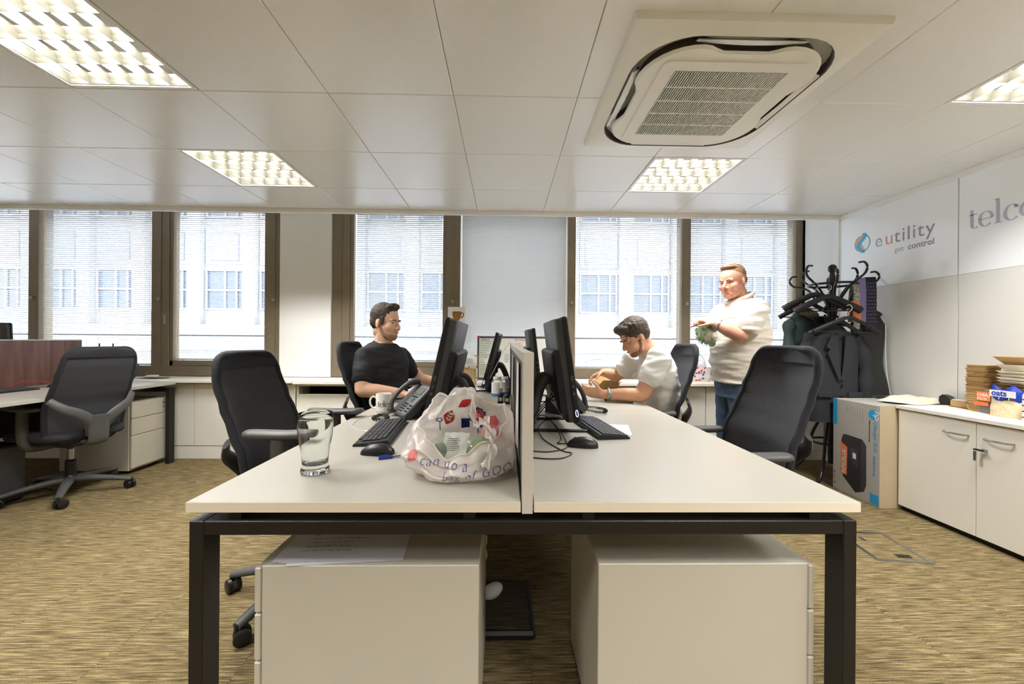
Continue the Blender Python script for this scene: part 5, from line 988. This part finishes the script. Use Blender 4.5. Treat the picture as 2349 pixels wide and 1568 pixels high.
def garment(name, label, cat, x, y, ztop, zbot, rz, hw, dep, mat, sleeves=True, seed=0, group=None, flare=1.05):
    t = T(name, label, cat, (x, y, 0), rz, group); rings = []; n = 40
    tab = [(0, .05), (.05, .09), (.10, hw * .75), (.17, hw), (.30, hw * .98), (.6, hw * .92), (1, hw * flare)]
    for k in range(26):
        q = k / 25; f = q ** 1.4; z_ = lerp(ztop, zbot, f); w = interp(tab, min(1, f * 1.0 if f > .17 else f)); d = interp([(0, .03), (.15, dep * .8), (.5, dep), (1, dep * 1.1)], f); r_ = []
        for j in range(n):
            a = 2 * PI * j / n; c_, s_ = math.cos(a), math.sin(a); fd = 1 + .10 * f * math.sin(5 * a + seed) + .07 * f * noise.noise(Vector((c_ * 3 + seed, s_ * 3, z_ * 4)))
            r_.append((w * math.copysign(abs(c_) ** .8, c_) * (1 + .02 * math.sin(9 * z_ + seed)), d * math.copysign(abs(s_) ** .7, s_) * fd, z_))
        rings.append(r_)
    MB().loft(rings).build('body', mat, t, 60)
    if sleeves:
        for s_ in (-1, 1):
            pts = [(s_ * (hw - .03), 0, ztop - .10), (s_ * (hw + .015), -.005, ztop - .17), (s_ * (hw + .035), -.02, ztop - .32), (s_ * (hw + .04), -.03, ztop - .47), (s_ * (hw + .03), -.05, max(zbot + .03, ztop - .62))]
            MB().tube(smooth_path(pts, 4), [.05 + .012 * math.sin(k * 1.1 + seed) for k in range(17)], 14, up=(0, 1, 0), flat=.8).build('sleeve', mat, t, 60)
    return t
j = garment('suit_jacket', 'charcoal suit jacket hanging on the front of the coat stand', 'jacket', 2.645, 3.165, 1.275, .50, -.06, .195, .075, 'suit', True, 1)
for s_ in (-1, 1):
    lp = [(s_ * .03, 1.225), (s_ * .075, 1.19), (s_ * .115, 1.10), (s_ * .085, 1.075), (s_ * .105, 1.05), (s_ * .02, .84), (s_ * .0, .84), (s_ * .02, 1.03)]; MB().prism(lp, 0, .006, 'y').xf(Matrix.Translation((0, -.098, 0)) @ Matrix(((1, 0, 0, 0), (0, 1, -.0, 0), (0, 0, 1, 0), (0, 0, 0, 1)))).build('lapel', 'suit', j, 0)
    MB().box(s_ * .115 - .055, s_ * .115 + .055, -.093, -.085, .70, .745, .003).build('pocket_flap', 'suit', j)
for k in range(2): MB().lathe([(0, -.003), (.010, -.003), (.011, 0), (.010, .003), (0, .003)], 14, (.012, -.094, .80 - .09 * k), 'y').build('button', 'black_plastic', j)
g = garment('garment_bag', 'black garment bag with a white piped edge hanging by the partition', 'garment bag', 2.965, 3.20, 1.40, .715, -.55, .105, .045, 'garment_bag', False, 3, flare=1.3); MB().tube(smooth_path([(.075, -.02, 1.345), (.106, -.01, 1.26), (.108, -.01, 1.1), (.115, -.012, .9), (.138, -.015, .72)], 6), .004, 6).build('piping', 'white_plastic', g, 60)
MB().tube(smooth_path([(0, 0, 1.39), (0, 0, 1.43), (.03, 0, 1.45), (.02, 0, 1.48)], 4), .008, 8).build('hanger_hook', 'stand_black', g, 60)
pk = garment('parka', 'dark green padded parka with a furry hood on the coat stand', 'coat', 2.56, 3.40, 1.40, .62, .5, .19, .10, 'parka', True, 5)
MB().tube([(.09 * math.cos(a), -.05 + .05 * math.sin(a), 1.385 + .03 * math.sin(a)) for a in [2 * PI * k / 20 for k in range(20)]], .026, 10, closed=True).build('fur_trim', 'fur', pk, 60)
garment('dark_coat', 'black coat at the back of the coat stand, low behind the suit', 'coat', 2.78, 3.42, 1.36, .60, -.4, .16, .07, 'garment_bag', False, 8)
def tie(label, x, y, z, rz, w, L, mat, back=.3):
    t = T('necktie', label, 'tie', (x, y, z), rz, 'ties on the coat stand'); P = smooth_path([(0, .05, -back), (0, .04, -.08), (0, .015, -.005), (0, 0, .004), (0, -.018, -.01), (0, -.03, -.10), (0, -.032, -L * .6), (0, -.03, -L)], 5); V = []; k = len(P)
    for i, p in enumerate(P):
        for s_ in (-1, 1): V.append(p + Vector((s_ * w / 2 * (1 if i > k * .45 else .8), 0, 0)))
    m = MB(); m.add(V, [(2 * i, 2 * i + 1, 2 * i + 3, 2 * i + 2) for i in range(k - 1)]); n0 = len(m.v); m.v += [(a, b_ - .003, c_) for a, b_, c_ in m.v]; m.f += [tuple(i + n0 for i in q) for q in m.f[:k - 1]]
    m.f += [(2 * i, 2 * i + 2, n0 + 2 * i + 2, n0 + 2 * i) for i in range(k - 1)] + [(2 * i + 1, 2 * i + 3, n0 + 2 * i + 3, n0 + 2 * i + 1) for i in range(k - 1)]; m.build('silk', mat, t, 60); return t
tie('lilac silk tie draped over a hook of the coat stand', 2.885, 3.19, 1.655, -.3, .062, .36, 'tie_lilac'); nt_ = tie('navy tie with pale dots draped over the right hook', 2.955, 3.18, 1.66, -.35, .075, .42, 'tie_navy')
dm = MB()
for r in range(12):
    for c_ in range(4): dm.lathe([(0, 0), (.0028, 0), (.0028, .0012), (0, .0012)], 6, (-.026 + .017 * c_ + .0085 * (r % 2), -.0365, -.05 - .028 * r), 'y')
dm.build('dots', 'silver_dot', nt_, 0)['kind'] = 'stuff'
tie('orange tie end showing behind the hanger', 2.80, 3.14, 1.46, -.2, .055, .16, 'tie_orange', .1); tie('black and white speckled scarf hanging on the coat stand', 2.835, 3.18, 1.60, -.2, .045, .36, 'scarf'); tie('dark green narrow tie beside the speckled scarf', 2.862, 3.20, 1.60, -.2, .035, .34, 'parka')
# ------------------------------------------------------------------ people
M('skin_a', (232, 186, 156), .5, nz=(14, .08), sub=.05); M('skin_b', (222, 168, 134), .5, nz=(14, .08), sub=.05); M('skin_c', (212, 156, 132), .5, nz=(14, .1), sub=.05)
M('hair_dark', (80, 71, 62), .7, nz=(90, .5), bump=(120, .8), stretch=(1, 1, .4)); M('hair_brown', (84, 68, 54), .65, nz=(70, .5), bump=(100, .8)); M('hair_ginger', (150, 116, 84), .6, nz=(70, .35), bump=(100, .6)); M('stubble', (176, 136, 110), .7, nz=(200, .35)); M('stubble_ginger', (222, 162, 130), .7, nz=(200, .2)); M('stubble_dark', (164, 120, 96), .7, nz=(200, .4))
M('tee_black', (24, 25, 29), .8, bump=(250, .25)); M('tee_white', (240, 239, 236), .8, bump=(250, .25)); M('shirt_cream', (218, 210, 199), .8, bump=(200, .3)); M('jeans', (86, 110, 142), .85, nz=(25, .35), bump=(300, .4)); M('trousers', (40, 42, 50), .85); M('shoe', (40, 36, 34), .5); M('eye_white', (228, 222, 216), .3); M('iris', (50, 44, 40), .2); M('lip', (200, 134, 118), .5); M('lip_dark', (120, 60, 54), .5)
def remesh(mb, voxel, iters=3, disp=None):
    me = bpy.data.meshes.new('t'); me.from_pydata(mb.v, [], mb.f); bm = bmesh.new(); bm.from_mesh(me); bmesh.ops.recalc_face_normals(bm, faces=bm.faces); bm.to_mesh(me); bm.free()
    o = bpy.data.objects.new('t', me); COL.objects.link(o); r = o.modifiers.new('r', 'REMESH'); r.mode = 'VOXEL'; r.voxel_size = voxel; r.use_smooth_shade = True
    dg = bpy.context.evaluated_depsgraph_get(); dg.update(); out = bpy.data.meshes.new_from_object(o.evaluated_get(dg)); bpy.data.objects.remove(o); bpy.data.meshes.remove(me)
    bm = bmesh.new(); bm.from_mesh(out)
    for _ in range(iters): bmesh.ops.smooth_vert(bm, verts=bm.verts, factor=.5, use_axis_x=True, use_axis_y=True, use_axis_z=True)
    if disp:
        bm.normal_update()
        for v in bm.verts: v.co += v.normal * disp(v.co)
    bm.to_mesh(out); bm.free(); out.polygons.foreach_set('use_smooth', [True] * len(out.polygons)); return out
def part_mesh(name, me, mat, root):
    me.name = name; me.materials.clear(); me.materials.append(MATS[mat]); me.transform(Matrix.Translation(-root.location)); o = bpy.data.objects.new(name, me); COL.objects.link(o); o.parent = root; return o
def part_mb(name, mb, mat, root, smooth=60): return mb.xf(Matrix.Translation(-root.location)).build(name, mat, root, smooth)
def limb(mb, pts, rad, n=14, flat=1, up=None):
    """tapered limb with round ends"""
    P = [Vector(p) for p in pts]; d0 = (P[0] - P[1]).normalized(); d1 = (P[-1] - P[-2]).normalized(); pp, rr = [], []
    for k in (0, .5, .85): pp.append(P[0] + d0 * rad[0] * (1 - k) * .9); rr.append(rad[0] * math.sqrt(max(.02, 1 - (1 - k) ** 2)))
    for i in range(len(P)):
        pp.append(P[i]); rr.append(rad[i])
        if i < len(P) - 1: pp.append((P[i] + P[i + 1]) / 2); rr.append((rad[i] + rad[i + 1]) / 2 * 1.01)
    for k in (.15, .5, 1): pp.append(P[-1] + d1 * rad[-1] * k * .9); rr.append(rad[-1] * math.sqrt(max(.02, 1 - k * k)))
    return mb.tube(pp, rr, n, up=up, flat=flat)
def torso(mb, st, n=28, grow=0):
    """st: list of (centre, right vector, half width, half depth, forward vector)"""
    rings = []
    for c, r, w, d, f in st:
        c, r, f = Vector(c), Vector(r).normalized(), Vector(f).normalized(); rings.append([c + r * (w + grow) * math.copysign(abs(math.cos(a)) ** .85, math.cos(a)) + f * (d + grow) * math.copysign(abs(math.sin(a)) ** .9, math.sin(a)) for a in [2 * PI * k / n for k in range(n)]])
    return mb.loft(rings)
def head_frame(c, fwd, up):
    f = Vector(fwd).normalized(); u = Vector(up); u = (u - f * u.dot(f)).normalized(); r = f.cross(u)       # local x = the person's right, y = forward, z = up
    return Matrix(((r.x, f.x, u.x, c[0]), (r.y, f.y, u.y, c[1]), (r.z, f.z, u.z, c[2]), (0, 0, 0, 1)))
def head(mb, H, s=1, wide=1):
    h = MB(); h.ell((0, -.012, .03), (.075 * wide, .096, .088), None, 28, 18); h.ell((0, .026, -.035), (.062 * wide, .060, .085), None, 24, 16); h.ell((0, .036, -.082), (.049 * wide, .046, .034), None, 20, 12); h.ell((0, .066, -.100), (.021, .018, .017)); h.tube([(0, .078, .006), (0, .090, -.010), (0, .104, -.032), (0, .100, -.044)], [.008, .0095, .0125, .010], 10)
    for q in (-1, 1):
        h.ell((q * .030, .074, .013), (.027, .013, .0075)); h.ell((q * .040 * wide, .050, -.032), (.027, .032, .03)); h.ell((q * .012, .090, -.042), (.009, .010, .007)); h.ell((q * .076 * wide, -.012, -.012), (.009, .019, .031), (0, 0, -q * .35)); h.ell((q * .078 * wide, -.010, -.032), (.007, .010, .012))
    h.ell((0, .082, -.061), (.021, .010, .0055)); h.ell((0, .080, -.071), (.018, .010, .006)); h.ell((0, -.05, -.06), (.052, .045, .05))
    h.v = [(x * s, y * s, z * s) for x, y, z in h.v]; h.xf(H); mb.add(h.v, h.f)
def face_parts(root, H, s, hair, beard, brow, style):
    def P(name, mb, mat, sm=60): mb.v = [(x * s, y * s, z * s) for x, y, z in mb.v]; return part_mb(name, mb.xf(H), mat, root, sm)
    for q in (-1, 1):
        e = P('eye', MB().ell((q * .030, .0665, -.003), (.011, .0095, .0055)), 'eye_white'); i = MB().ell((q * .031, .0745, -.003), (.0046, .0025, .0044)); i.v = [(x * s, y * s, z * s) for x, y, z in i.v]; part_mb('iris', i.xf(H), 'iris', root).parent = e
        b = [Vector((q * .012, .088, .012)), Vector((q * .03, .0875, .0185)), Vector((q * .048, .074, .012))]; P('eyebrow', MB().tube(smooth_path(b, 4), .0042, 6, flat=.7), brow)
    P('lips', MB().ell((0, .0895, -.0655), (.020, .0045, .0055)), 'lip')
    def rough(m, amp, fr, seed): m.v = [tuple(Vector(p) * (1 + amp * noise.noise(Vector(p) * fr + Vector((seed, 0, 0))))) for p in m.v]; return m
    m = MB()
    if style == 'short':
        m.ell((0, -.022, .046), (.0805, .0965, .088), None, 40, 26); m.ell((0, -.052, .004), (.0765, .060, .062), None, 30, 20); m.ell((0, .045, .102), (.055, .042, .026), (.35, 0, 0), 24, 14)
        for q in (-1, 1): m.ell((q * .071, .018, .012), (.008, .018, .03))
    elif style == 'mop':
        m.ell((0, -.022, .046), (.084, .102, .092), None, 40, 26); m.ell((0, -.05, .008), (.079, .064, .066), None, 30, 20); m.ell((0, .055, .086), (.068, .048, .034), (.5, 0, 0), 26, 16)
        for k in range(26): a = k * 2.4; m.ell((.055 * math.cos(a) * (k / 26) ** .5 * 1.2, .03 + .075 * math.sin(a) * (k / 26) ** .5 - .02, .118 - .035 * (k / 26)), (.020, .022, .016), (0, 0, a))
    else:
        m.ell((0, -.024, .046), (.0795, .096, .086), None, 40, 26); m.ell((0, -.054, .004), (.0755, .058, .06), None, 30, 20); m.ell((0, .022, .100), (.058, .052, .020), (.30, 0, 0), 24, 14); m.ell((0, -.02, .05), (.0805, .088, .08), None, 30, 18)
    me = remesh(MB().add([(x * s, y * s, z * s) for x, y, z in m.v], m.f).xf(H), .005, 2, lambda c: .003 * noise.noise(c * 70) + .0025 * noise.noise(c * 160)); part_mesh('hair', me, hair, root)
    if beard:
        b = MB().ell((0, .034, -.084), (.0515, .0485, .0355), None, 26, 16); b.ell((0, .063, -.100), (.025, .0205, .0185), None, 18, 12); b.ell((0, .074, -.0535), (.024, .0145, .0048), None, 18, 10)
        for q in (-1, 1): b.tube([(q * .060, .004, -.018), (q * .0555, .010, -.050), (q * .044, .030, -.085), (q * .026, .052, -.1035), (0, .062, -.106)], [.010, .013, .0155, .0145, .015], 12)
        b.v = [(x * s, y * s, z * s) for x, y, z in b.v]; part_mesh('beard', remesh(b.xf(H), .004, 2), beard, root)
def hand(mb, w, d, nrm, side, curl=.6, s=1.0, spread=.0, thumb=1):
    """w wrist, d direction of the fingers, nrm the palm's inner side, side = +1 when the thumb lies on d x nrm"""
    w, d, n = Vector(w), Vector(d).normalized(), Vector(nrm); n = (n - d * n.dot(d)).normalized(); t = d.cross(n) * side
    for a in (-.028, -.009, .010, .029): mb.tube([w + t * a * .75 * s, w + d * .045 * s + t * a * .9 * s, w + d * .088 * s + t * a * s], [.014 * s, .0145 * s, .0125 * s], 10)
    for k, (a, L) in enumerate(((.030, .074), (.010, .082), (-.010, .076), (-.029, .060))):
        p = w + d * .086 * s + t * a * s; dr = d + t * a * 4 * spread; c = curl * (1 + .12 * k); pts = [p]; ang = c * .5
        for q, fr in enumerate((.42, .33, .25)):
            dd = (dr * math.cos(ang) + n * math.sin(ang)).normalized(); p = p + dd * L * fr * s; pts.append(p); ang += c * .75
        limb(mb, pts, [.0092 * s, .0088 * s, .0082 * s, .0072 * s], 8)
    p = w + d * .018 * s + t * .026 * s; d1 = (d * .65 + t * .75 + n * .25 * thumb).normalized(); d2 = (d * .85 + t * .35 + n * .5 * thumb).normalized()
    limb(mb, [p, p + d1 * .036 * s, p + d1 * .036 * s + d2 * .030 * s, p + d1 * .036 * s + d2 * .054 * s], [.013 * s, .0108 * s, .0098 * s, .008 * s], 9)
def watch(root, w, d, r, label):
    d = Vector(d).normalized(); u = d.orthogonal().normalized(); v = d.cross(u); w = Vector(w); t = part_mb('wrist_watch', MB().tube([w + (u * math.cos(a) + v * math.sin(a)) * r for a in [2 * PI * k / 24 for k in range(24)]], .009, 8, closed=True, up=tuple(d), flat=1), 'steel', root); t['label'] = label
    return t
def wrinkle(amp, fx, fy, fz, seed=0): return lambda c: amp * (noise.noise(Vector((c.x * fx + seed, c.y * fy, c.z * fz))) + .5 * noise.noise(Vector((c.x * fx * 2.3, c.y * fy * 2.3 + seed, c.z * fz * 2.1))))
def shoe(root, heel, toe):
    h, t = Vector(heel), Vector(toe); m = MB(); limb(m, [h + Vector((0, 0, .045)), h.lerp(t, .35) + Vector((0, 0, .042)), h.lerp(t, .75) + Vector((0, 0, .032)), t + Vector((0, 0, .028))], [.036, .04, .040, .026], 14); m.v = [(x, y, max(.001, z)) for x, y, z in m.v]; return part_mb('shoe', m, 'shoe', root)

# --- the man in black at the far left desk
root = T('person', 'seated person in a black T-shirt working at the far left computer', 'person', (-.80, 2.72, 0)); B = MB(); H = head_frame((-.793, 2.685, 1.243), (.93, -.36, -.05), (.02, 0, 1))
R_ = Vector((-.52, -.85, 0)); F_ = Vector((.85, -.52, 0)); head(B, H, 1.0)
limb(B, [(-.825, 2.715, 1.06), (-.818, 2.705, 1.12), (-.806, 2.695, 1.19)], [.066, .060, .056])
TS = [((-.80, 2.72, .44), R_, .165, .115, F_), ((-.80, 2.72, .52), R_, .175, .125, F_), ((-.81, 2.72, .64), R_, .165, .125, F_), ((-.82, 2.72, .78), R_, .165, .120, F_), ((-.825, 2.72, .92), R_, .178, .125, F_), ((-.83, 2.72, .99), R_, .180, .118, F_), ((-.83, 2.72, 1.04), R_, .170, .098, F_), ((-.83, 2.718, 1.075), R_, .130, .078, F_), ((-.826, 2.714, 1.105), R_, .080, .066, F_)]
torso(B, TS)
rs, re, rw = (-.900, 2.595, 1.02), (-.885, 2.50, .812), (-.655, 2.56, .785); ls, le, lw = (-.748, 2.855, 1.02), (-.62, 2.965, .835), (-.475, 3.0, .800)
limb(B, [rs, ((rs[0] + re[0]) / 2, (rs[1] + re[1]) / 2 - .01, .93), re], [.062, .054, .046]); limb(B, [re, (-.80, 2.515, .806), rw], [.046, .044, .030]); limb(B, [ls, (-.705, 2.905, .945), le], [.046, .046, .043]); limb(B, [le, (-.56, 2.98, .82), lw], [.044, .042, .029])
hand(B, (-.65, 2.562, .783), (.95, .25, -.04), (0, 0, -1), -1, .35); hand(B, lw, (.95, .12, .22), (-.1, -.9, -.1), 1, .8)
for s_ in (-1, 1):
    hp_ = Vector((-.78, 2.72 + .09 * s_, .49)); kn = Vector((-.38, 2.70 + .10 * s_, .50)); an = Vector((-.40, 2.70 + .11 * s_, .09)); limb(B, [hp_, (hp_ + kn) / 2, kn, (kn + an) / 2, an], [.085, .075, .058, .05, .036])
part_mesh('body', remesh(B, .0048, 3), 'skin_a', root)
C = MB(); torso(C, TS[1:], grow=.012); limb(C, [rs, (-.895, 2.555, .945), (-.89, 2.525, .885)], [.072, .070, .070]); limb(C, [ls, (-.705, 2.905, .945), (-.68, 2.925, .895)], [.068, .062, .060]); C.tube([(-.826, 2.713, 1.075), (-.82, 2.708, 1.105), (-.816, 2.704, 1.118)], [.082, .069, .067], 20)
part_mesh('t_shirt', remesh(C, .0075, 9, wrinkle(.008, 5, 5, 20, 3)), 'tee_black', root)
C = MB()
for s_ in (-1, 1): limb(C, [(-.80, 2.72 + .09 * s_, .50), (-.58, 2.71 + .095 * s_, .505), (-.37, 2.70 + .10 * s_, .50), (-.39, 2.70 + .105 * s_, .30), (-.40, 2.70 + .11 * s_, .10)], [.10, .09, .07, .062, .055]); shoe(root, (-.43, 2.70 + .11 * s_, 0), (-.22, 2.69 + .12 * s_, 0))
torso(C, TS[:2], grow=.016); part_mesh('trousers', remesh(C, .009, 3, wrinkle(.004, 9, 9, 9)), 'trousers', root)
face_parts(root, H, 1.0, 'hair_dark', 'stubble', 'hair_dark', 'short')
t = T('green_fruit', 'small green fruit held in the hand behind the near left computer', 'fruit', (-.365, 3.005, .835)); MB().ell((0, 0, 0), (.026, .026, .024)).build('apple', 'leaf_green', t, 60); MB().cyl((0, 0, .02), (.004, 0, .034), .0016, n=6).build('stem', 'kraft_dark', t)

# --- the man in white bending over his food
root = T('person', 'seated person in a white T-shirt bending over a food box', 'person', (1.09, 2.74, 0)); B = MB(); R_ = Vector((.10, 1, 0)); F0 = Vector((-1, .08, 0))
H = head_frame((.888, 2.715, 1.157), (-.84, -.16, -.50), (-.50, -.05, .85)); head(B, H, 1.03)
limb(B, [(1.02, 2.745, 1.045), (.975, 2.735, 1.09), (.925, 2.725, 1.115)], [.068, .062, .058])
def up_f(a): return Vector((-math.cos(a), .08, math.sin(a) * -1))
TS = [((1.07, 2.74, .44), R_, .17, .12, up_f(0)), ((1.075, 2.74, .53), R_, .178, .125, up_f(.05)), ((1.08, 2.74, .66), R_, .172, .122, up_f(.15)), ((1.075, 2.74, .79), R_, .172, .118, up_f(.3)), ((1.055, 2.74, .91), R_, .182, .115, up_f(.5)), ((1.03, 2.742, .985), R_, .185, .105, up_f(.65)), ((1.015, 2.744, 1.03), R_, .165, .082, up_f(.75)), ((1.0, 2.744, 1.062), R_, .10, .064, up_f(.8))]
torso(B, TS)
rs, re, rw = (.955, 2.92, 1.0), (.85, 3.02, .862), (.735, 2.965, .895); ls, le, lw = (1.005, 2.575, 1.015), (.880, 2.545, .782), (.650, 2.62, .778)
limb(B, [ls, (.945, 2.555, .90), le], [.064, .056, .046]); limb(B, [le, (.79, 2.565, .785), lw], [.047, .044, .030]); limb(B, [rs, (.91, 2.97, .93), re], [.062, .054, .044]); limb(B, [re, (.79, 2.99, .885), rw], [.044, .040, .029])
hand(B, lw, (-.9, .35, .12), (.0, .6, .3), -1, .55); hand(B, rw, (-.85, -.1, -.35), (0, -.3, -.9), 1, .75)
for s_ in (-1, 1): limb(B, [(1.05, 2.74 + .09 * s_, .49), (.84, 2.73 + .1 * s_, .50), (.62, 2.72 + .11 * s_, .50), (.63, 2.72 + .115 * s_, .3), (.64, 2.72 + .12 * s_, .09)], [.088, .078, .058, .05, .036])
part_mesh('body', remesh(B, .0048, 3), 'skin_b', root)
C = MB(); torso(C, TS[1:], grow=.013); limb(C, [ls, (.965, 2.56, .945), (.938, 2.552, .892)], [.082, .080, .080]); limb(C, [rs, (.93, 2.945, .962), (.905, 2.972, .925)], [.078, .074, .074]); C.tube([(1.015, 2.745, 1.04), (.99, 2.738, 1.075), (.982, 2.736, 1.084)], [.088, .072, .070], 20)
part_mesh('t_shirt', remesh(C, .0075, 8, wrinkle(.009, 7, 7, 18, 9)), 'tee_white', root); C = MB()
for s_ in (-1, 1): limb(C, [(1.07, 2.74 + .09 * s_, .50), (.84, 2.73 + .1 * s_, .505), (.61, 2.72 + .11 * s_, .50), (.625, 2.72 + .115 * s_, .3), (.64, 2.72 + .12 * s_, .10)], [.10, .09, .07, .062, .055]); shoe(root, (.67, 2.72 + .12 * s_, 0), (.46, 2.71 + .13 * s_, 0))
torso(C, TS[:2], grow=.016); part_mesh('trousers', remesh(C, .009, 3, wrinkle(.004, 9, 9, 9)), 'trousers', root)
face_parts(root, H, 1.03, 'hair_brown', 'stubble_dark', 'hair_brown', 'mop'); wt_ = watch(root, (.688, 2.608, .779), (-.95, .23, 0), .036, 'silver square faced wrist watch')
part_mb('watch_face', MB().box(.672, .704, 2.566, 2.573, .764, .796, .003), 'phone_silver', root).parent = root

# --- the standing man with the salad bag
root = T('person', 'standing person in a cream short sleeved shirt and jeans opening a salad bag', 'person', (1.83, 3.09, 0)); B = MB(); R_ = Vector((.12, 1, 0)); F_ = Vector((-1, .12, 0))
H = head_frame((1.762, 3.06, 1.598), (-.86, -.46, -.16), (-.06, .0, 1)); head(B, H, 1.06, 1.08)
limb(B, [(1.85, 3.09, 1.42), (1.82, 3.085, 1.49), (1.79, 3.075, 1.55)], [.085, .074, .07])
TS = [((1.83, 3.09, .76), R_, .175, .145, F_), ((1.83, 3.09, .86), R_, .185, .160, F_), ((1.84, 3.09, .98), R_, .195, .185, F_), ((1.85, 3.09, 1.10), R_, .198, .185, F_), ((1.86, 3.09, 1.22), R_, .20, .165, F_), ((1.862, 3.09, 1.32), R_, .205, .135, F_), ((1.86, 3.09, 1.40), R_, .175, .105, F_), ((1.85, 3.09, 1.45), R_, .10, .08, F_)]
torso(B, TS)
ls, le, lw = (1.85, 2.90, 1.37), (1.715, 2.865, 1.18), (1.575, 2.955, 1.268); rs, re, rw = (1.82, 3.28, 1.37), (1.66, 3.27, 1.18), (1.565, 3.10, 1.27)
limb(B, [ls, (1.785, 2.88, 1.275), le], [.07, .064, .054]); limb(B, [le, (1.645, 2.905, 1.222), lw], [.056, .052, .034]); limb(B, [rs, (1.74, 3.28, 1.275), re], [.07, .062, .052]); limb(B, [re, (1.61, 3.18, 1.225), rw], [.052, .048, .034])
hand(B, lw, (-.62, .55, .32), (.1, .35, -.9), 1, .95, 1.03); hand(B, rw, (-.6, -.5, .3), (.1, -.35, -.9), -1, .95, 1.03)
for s_ in (-1, 1): limb(B, [(1.83, 3.09 + .09 * s_, .78), (1.83, 3.09 + .1 * s_, .6), (1.815, 3.09 + .10 * s_, .45), (1.82, 3.09 + .105 * s_, .25), (1.83, 3.09 + .11 * s_, .08)], [.11, .095, .065, .06, .04])
part_mesh('body', remesh(B, .005, 3), 'skin_c', root)
C = MB(); TS2 = [((1.83, 3.09, .815), R_, .19, .165, F_)] + TS[1:]; torso(C, TS2, grow=.018); limb(C, [ls, (1.80, 2.885, 1.295), (1.765, 2.875, 1.235)], [.092, .092, .092]); limb(C, [rs, (1.75, 3.28, 1.29), (1.72, 3.275, 1.24)], [.09, .088, .086])
C.tube([(1.855, 3.09, 1.41), (1.845, 3.087, 1.445), (1.836, 3.086, 1.462)], [.115, .098, .09], 22)
part_mesh('shirt', remesh(C, .0075, 7, wrinkle(.012, 4, 4, 22, 5)), 'shirt_cream', root)
col_ = MB().tube([(1.836 + .092 * math.cos(a), 3.085 + .090 * math.sin(a), 1.472 + .040 * math.cos(a)) for a in [2 * PI * k / 28 for k in range(28)]], .016, 8, closed=True, up=(0, 0, 1), flat=1); part_mb('collar', col_, 'shirt_cream', root)
C = MB(); torso(C, [((1.83, 3.09, .70), R_, .175, .145, F_)] + TS[:2], grow=.006)
for s_ in (-1, 1): limb(C, [(1.83, 3.09 + .088 * s_, .76), (1.825, 3.09 + .095 * s_, .6), (1.81, 3.09 + .10 * s_, .45), (1.82, 3.09 + .105 * s_, .25), (1.83, 3.09 + .11 * s_, .07)], [.118, .105, .086, .076, .07]); shoe(root, (1.87, 3.09 + .11 * s_, 0), (1.64, 3.10 + .13 * s_, 0))
part_mesh('jeans', remesh(C, .008, 3, wrinkle(.006, 7, 7, 16, 2)), 'jeans', root)
face_parts(root, H, 1.06, 'hair_ginger', 'stubble_ginger', 'hair_ginger', 'crop'); watch(root, (1.598, 2.94, 1.254), (-.75, .5, .45), .038, 'steel wrist watch on a dark strap')
# salad bag in his hands
t = T('salad_bag', 'clear bag of green salad leaves held by the standing person', 'salad bag', (1.535, 3.02, 1.10)); m = MB()
for k in range(34):
    r = random.Random(k); a = r.uniform(0, 2 * PI); z_ = r.uniform(.0, .16); q = .035 + .035 * math.sin(PI * min(1, z_ / .16)); c = Vector((q * .9 * math.cos(a) + .02 - .12 * z_, q * .7 * math.sin(a), z_ + .01)); m.ell(tuple(c), (.026, .022, .006), (r.uniform(0, 3), r.uniform(0, 3), r.uniform(0, 3)), 10, 6)
m.build('salad_leaves', 'leaf_pale', t, 60)['kind'] = 'stuff'
def sal(u, v):
    a = 2 * PI * u; k = interp([(0, .25), (.15, .8), (.45, 1.05), (.8, .85), (.93, .35), (1, .30)], v); n_ = 1 + .16 * noise.noise(Vector((math.cos(a) * 2, math.sin(a) * 2, v * 5))); return (.082 * k * n_ * math.cos(a) + .02 - .022 * v, .06 * k * n_ * math.sin(a), -.01 + .21 * v)
MB().grid(sal, 40, 16, True).build('film', 'clear_film', t, 60)
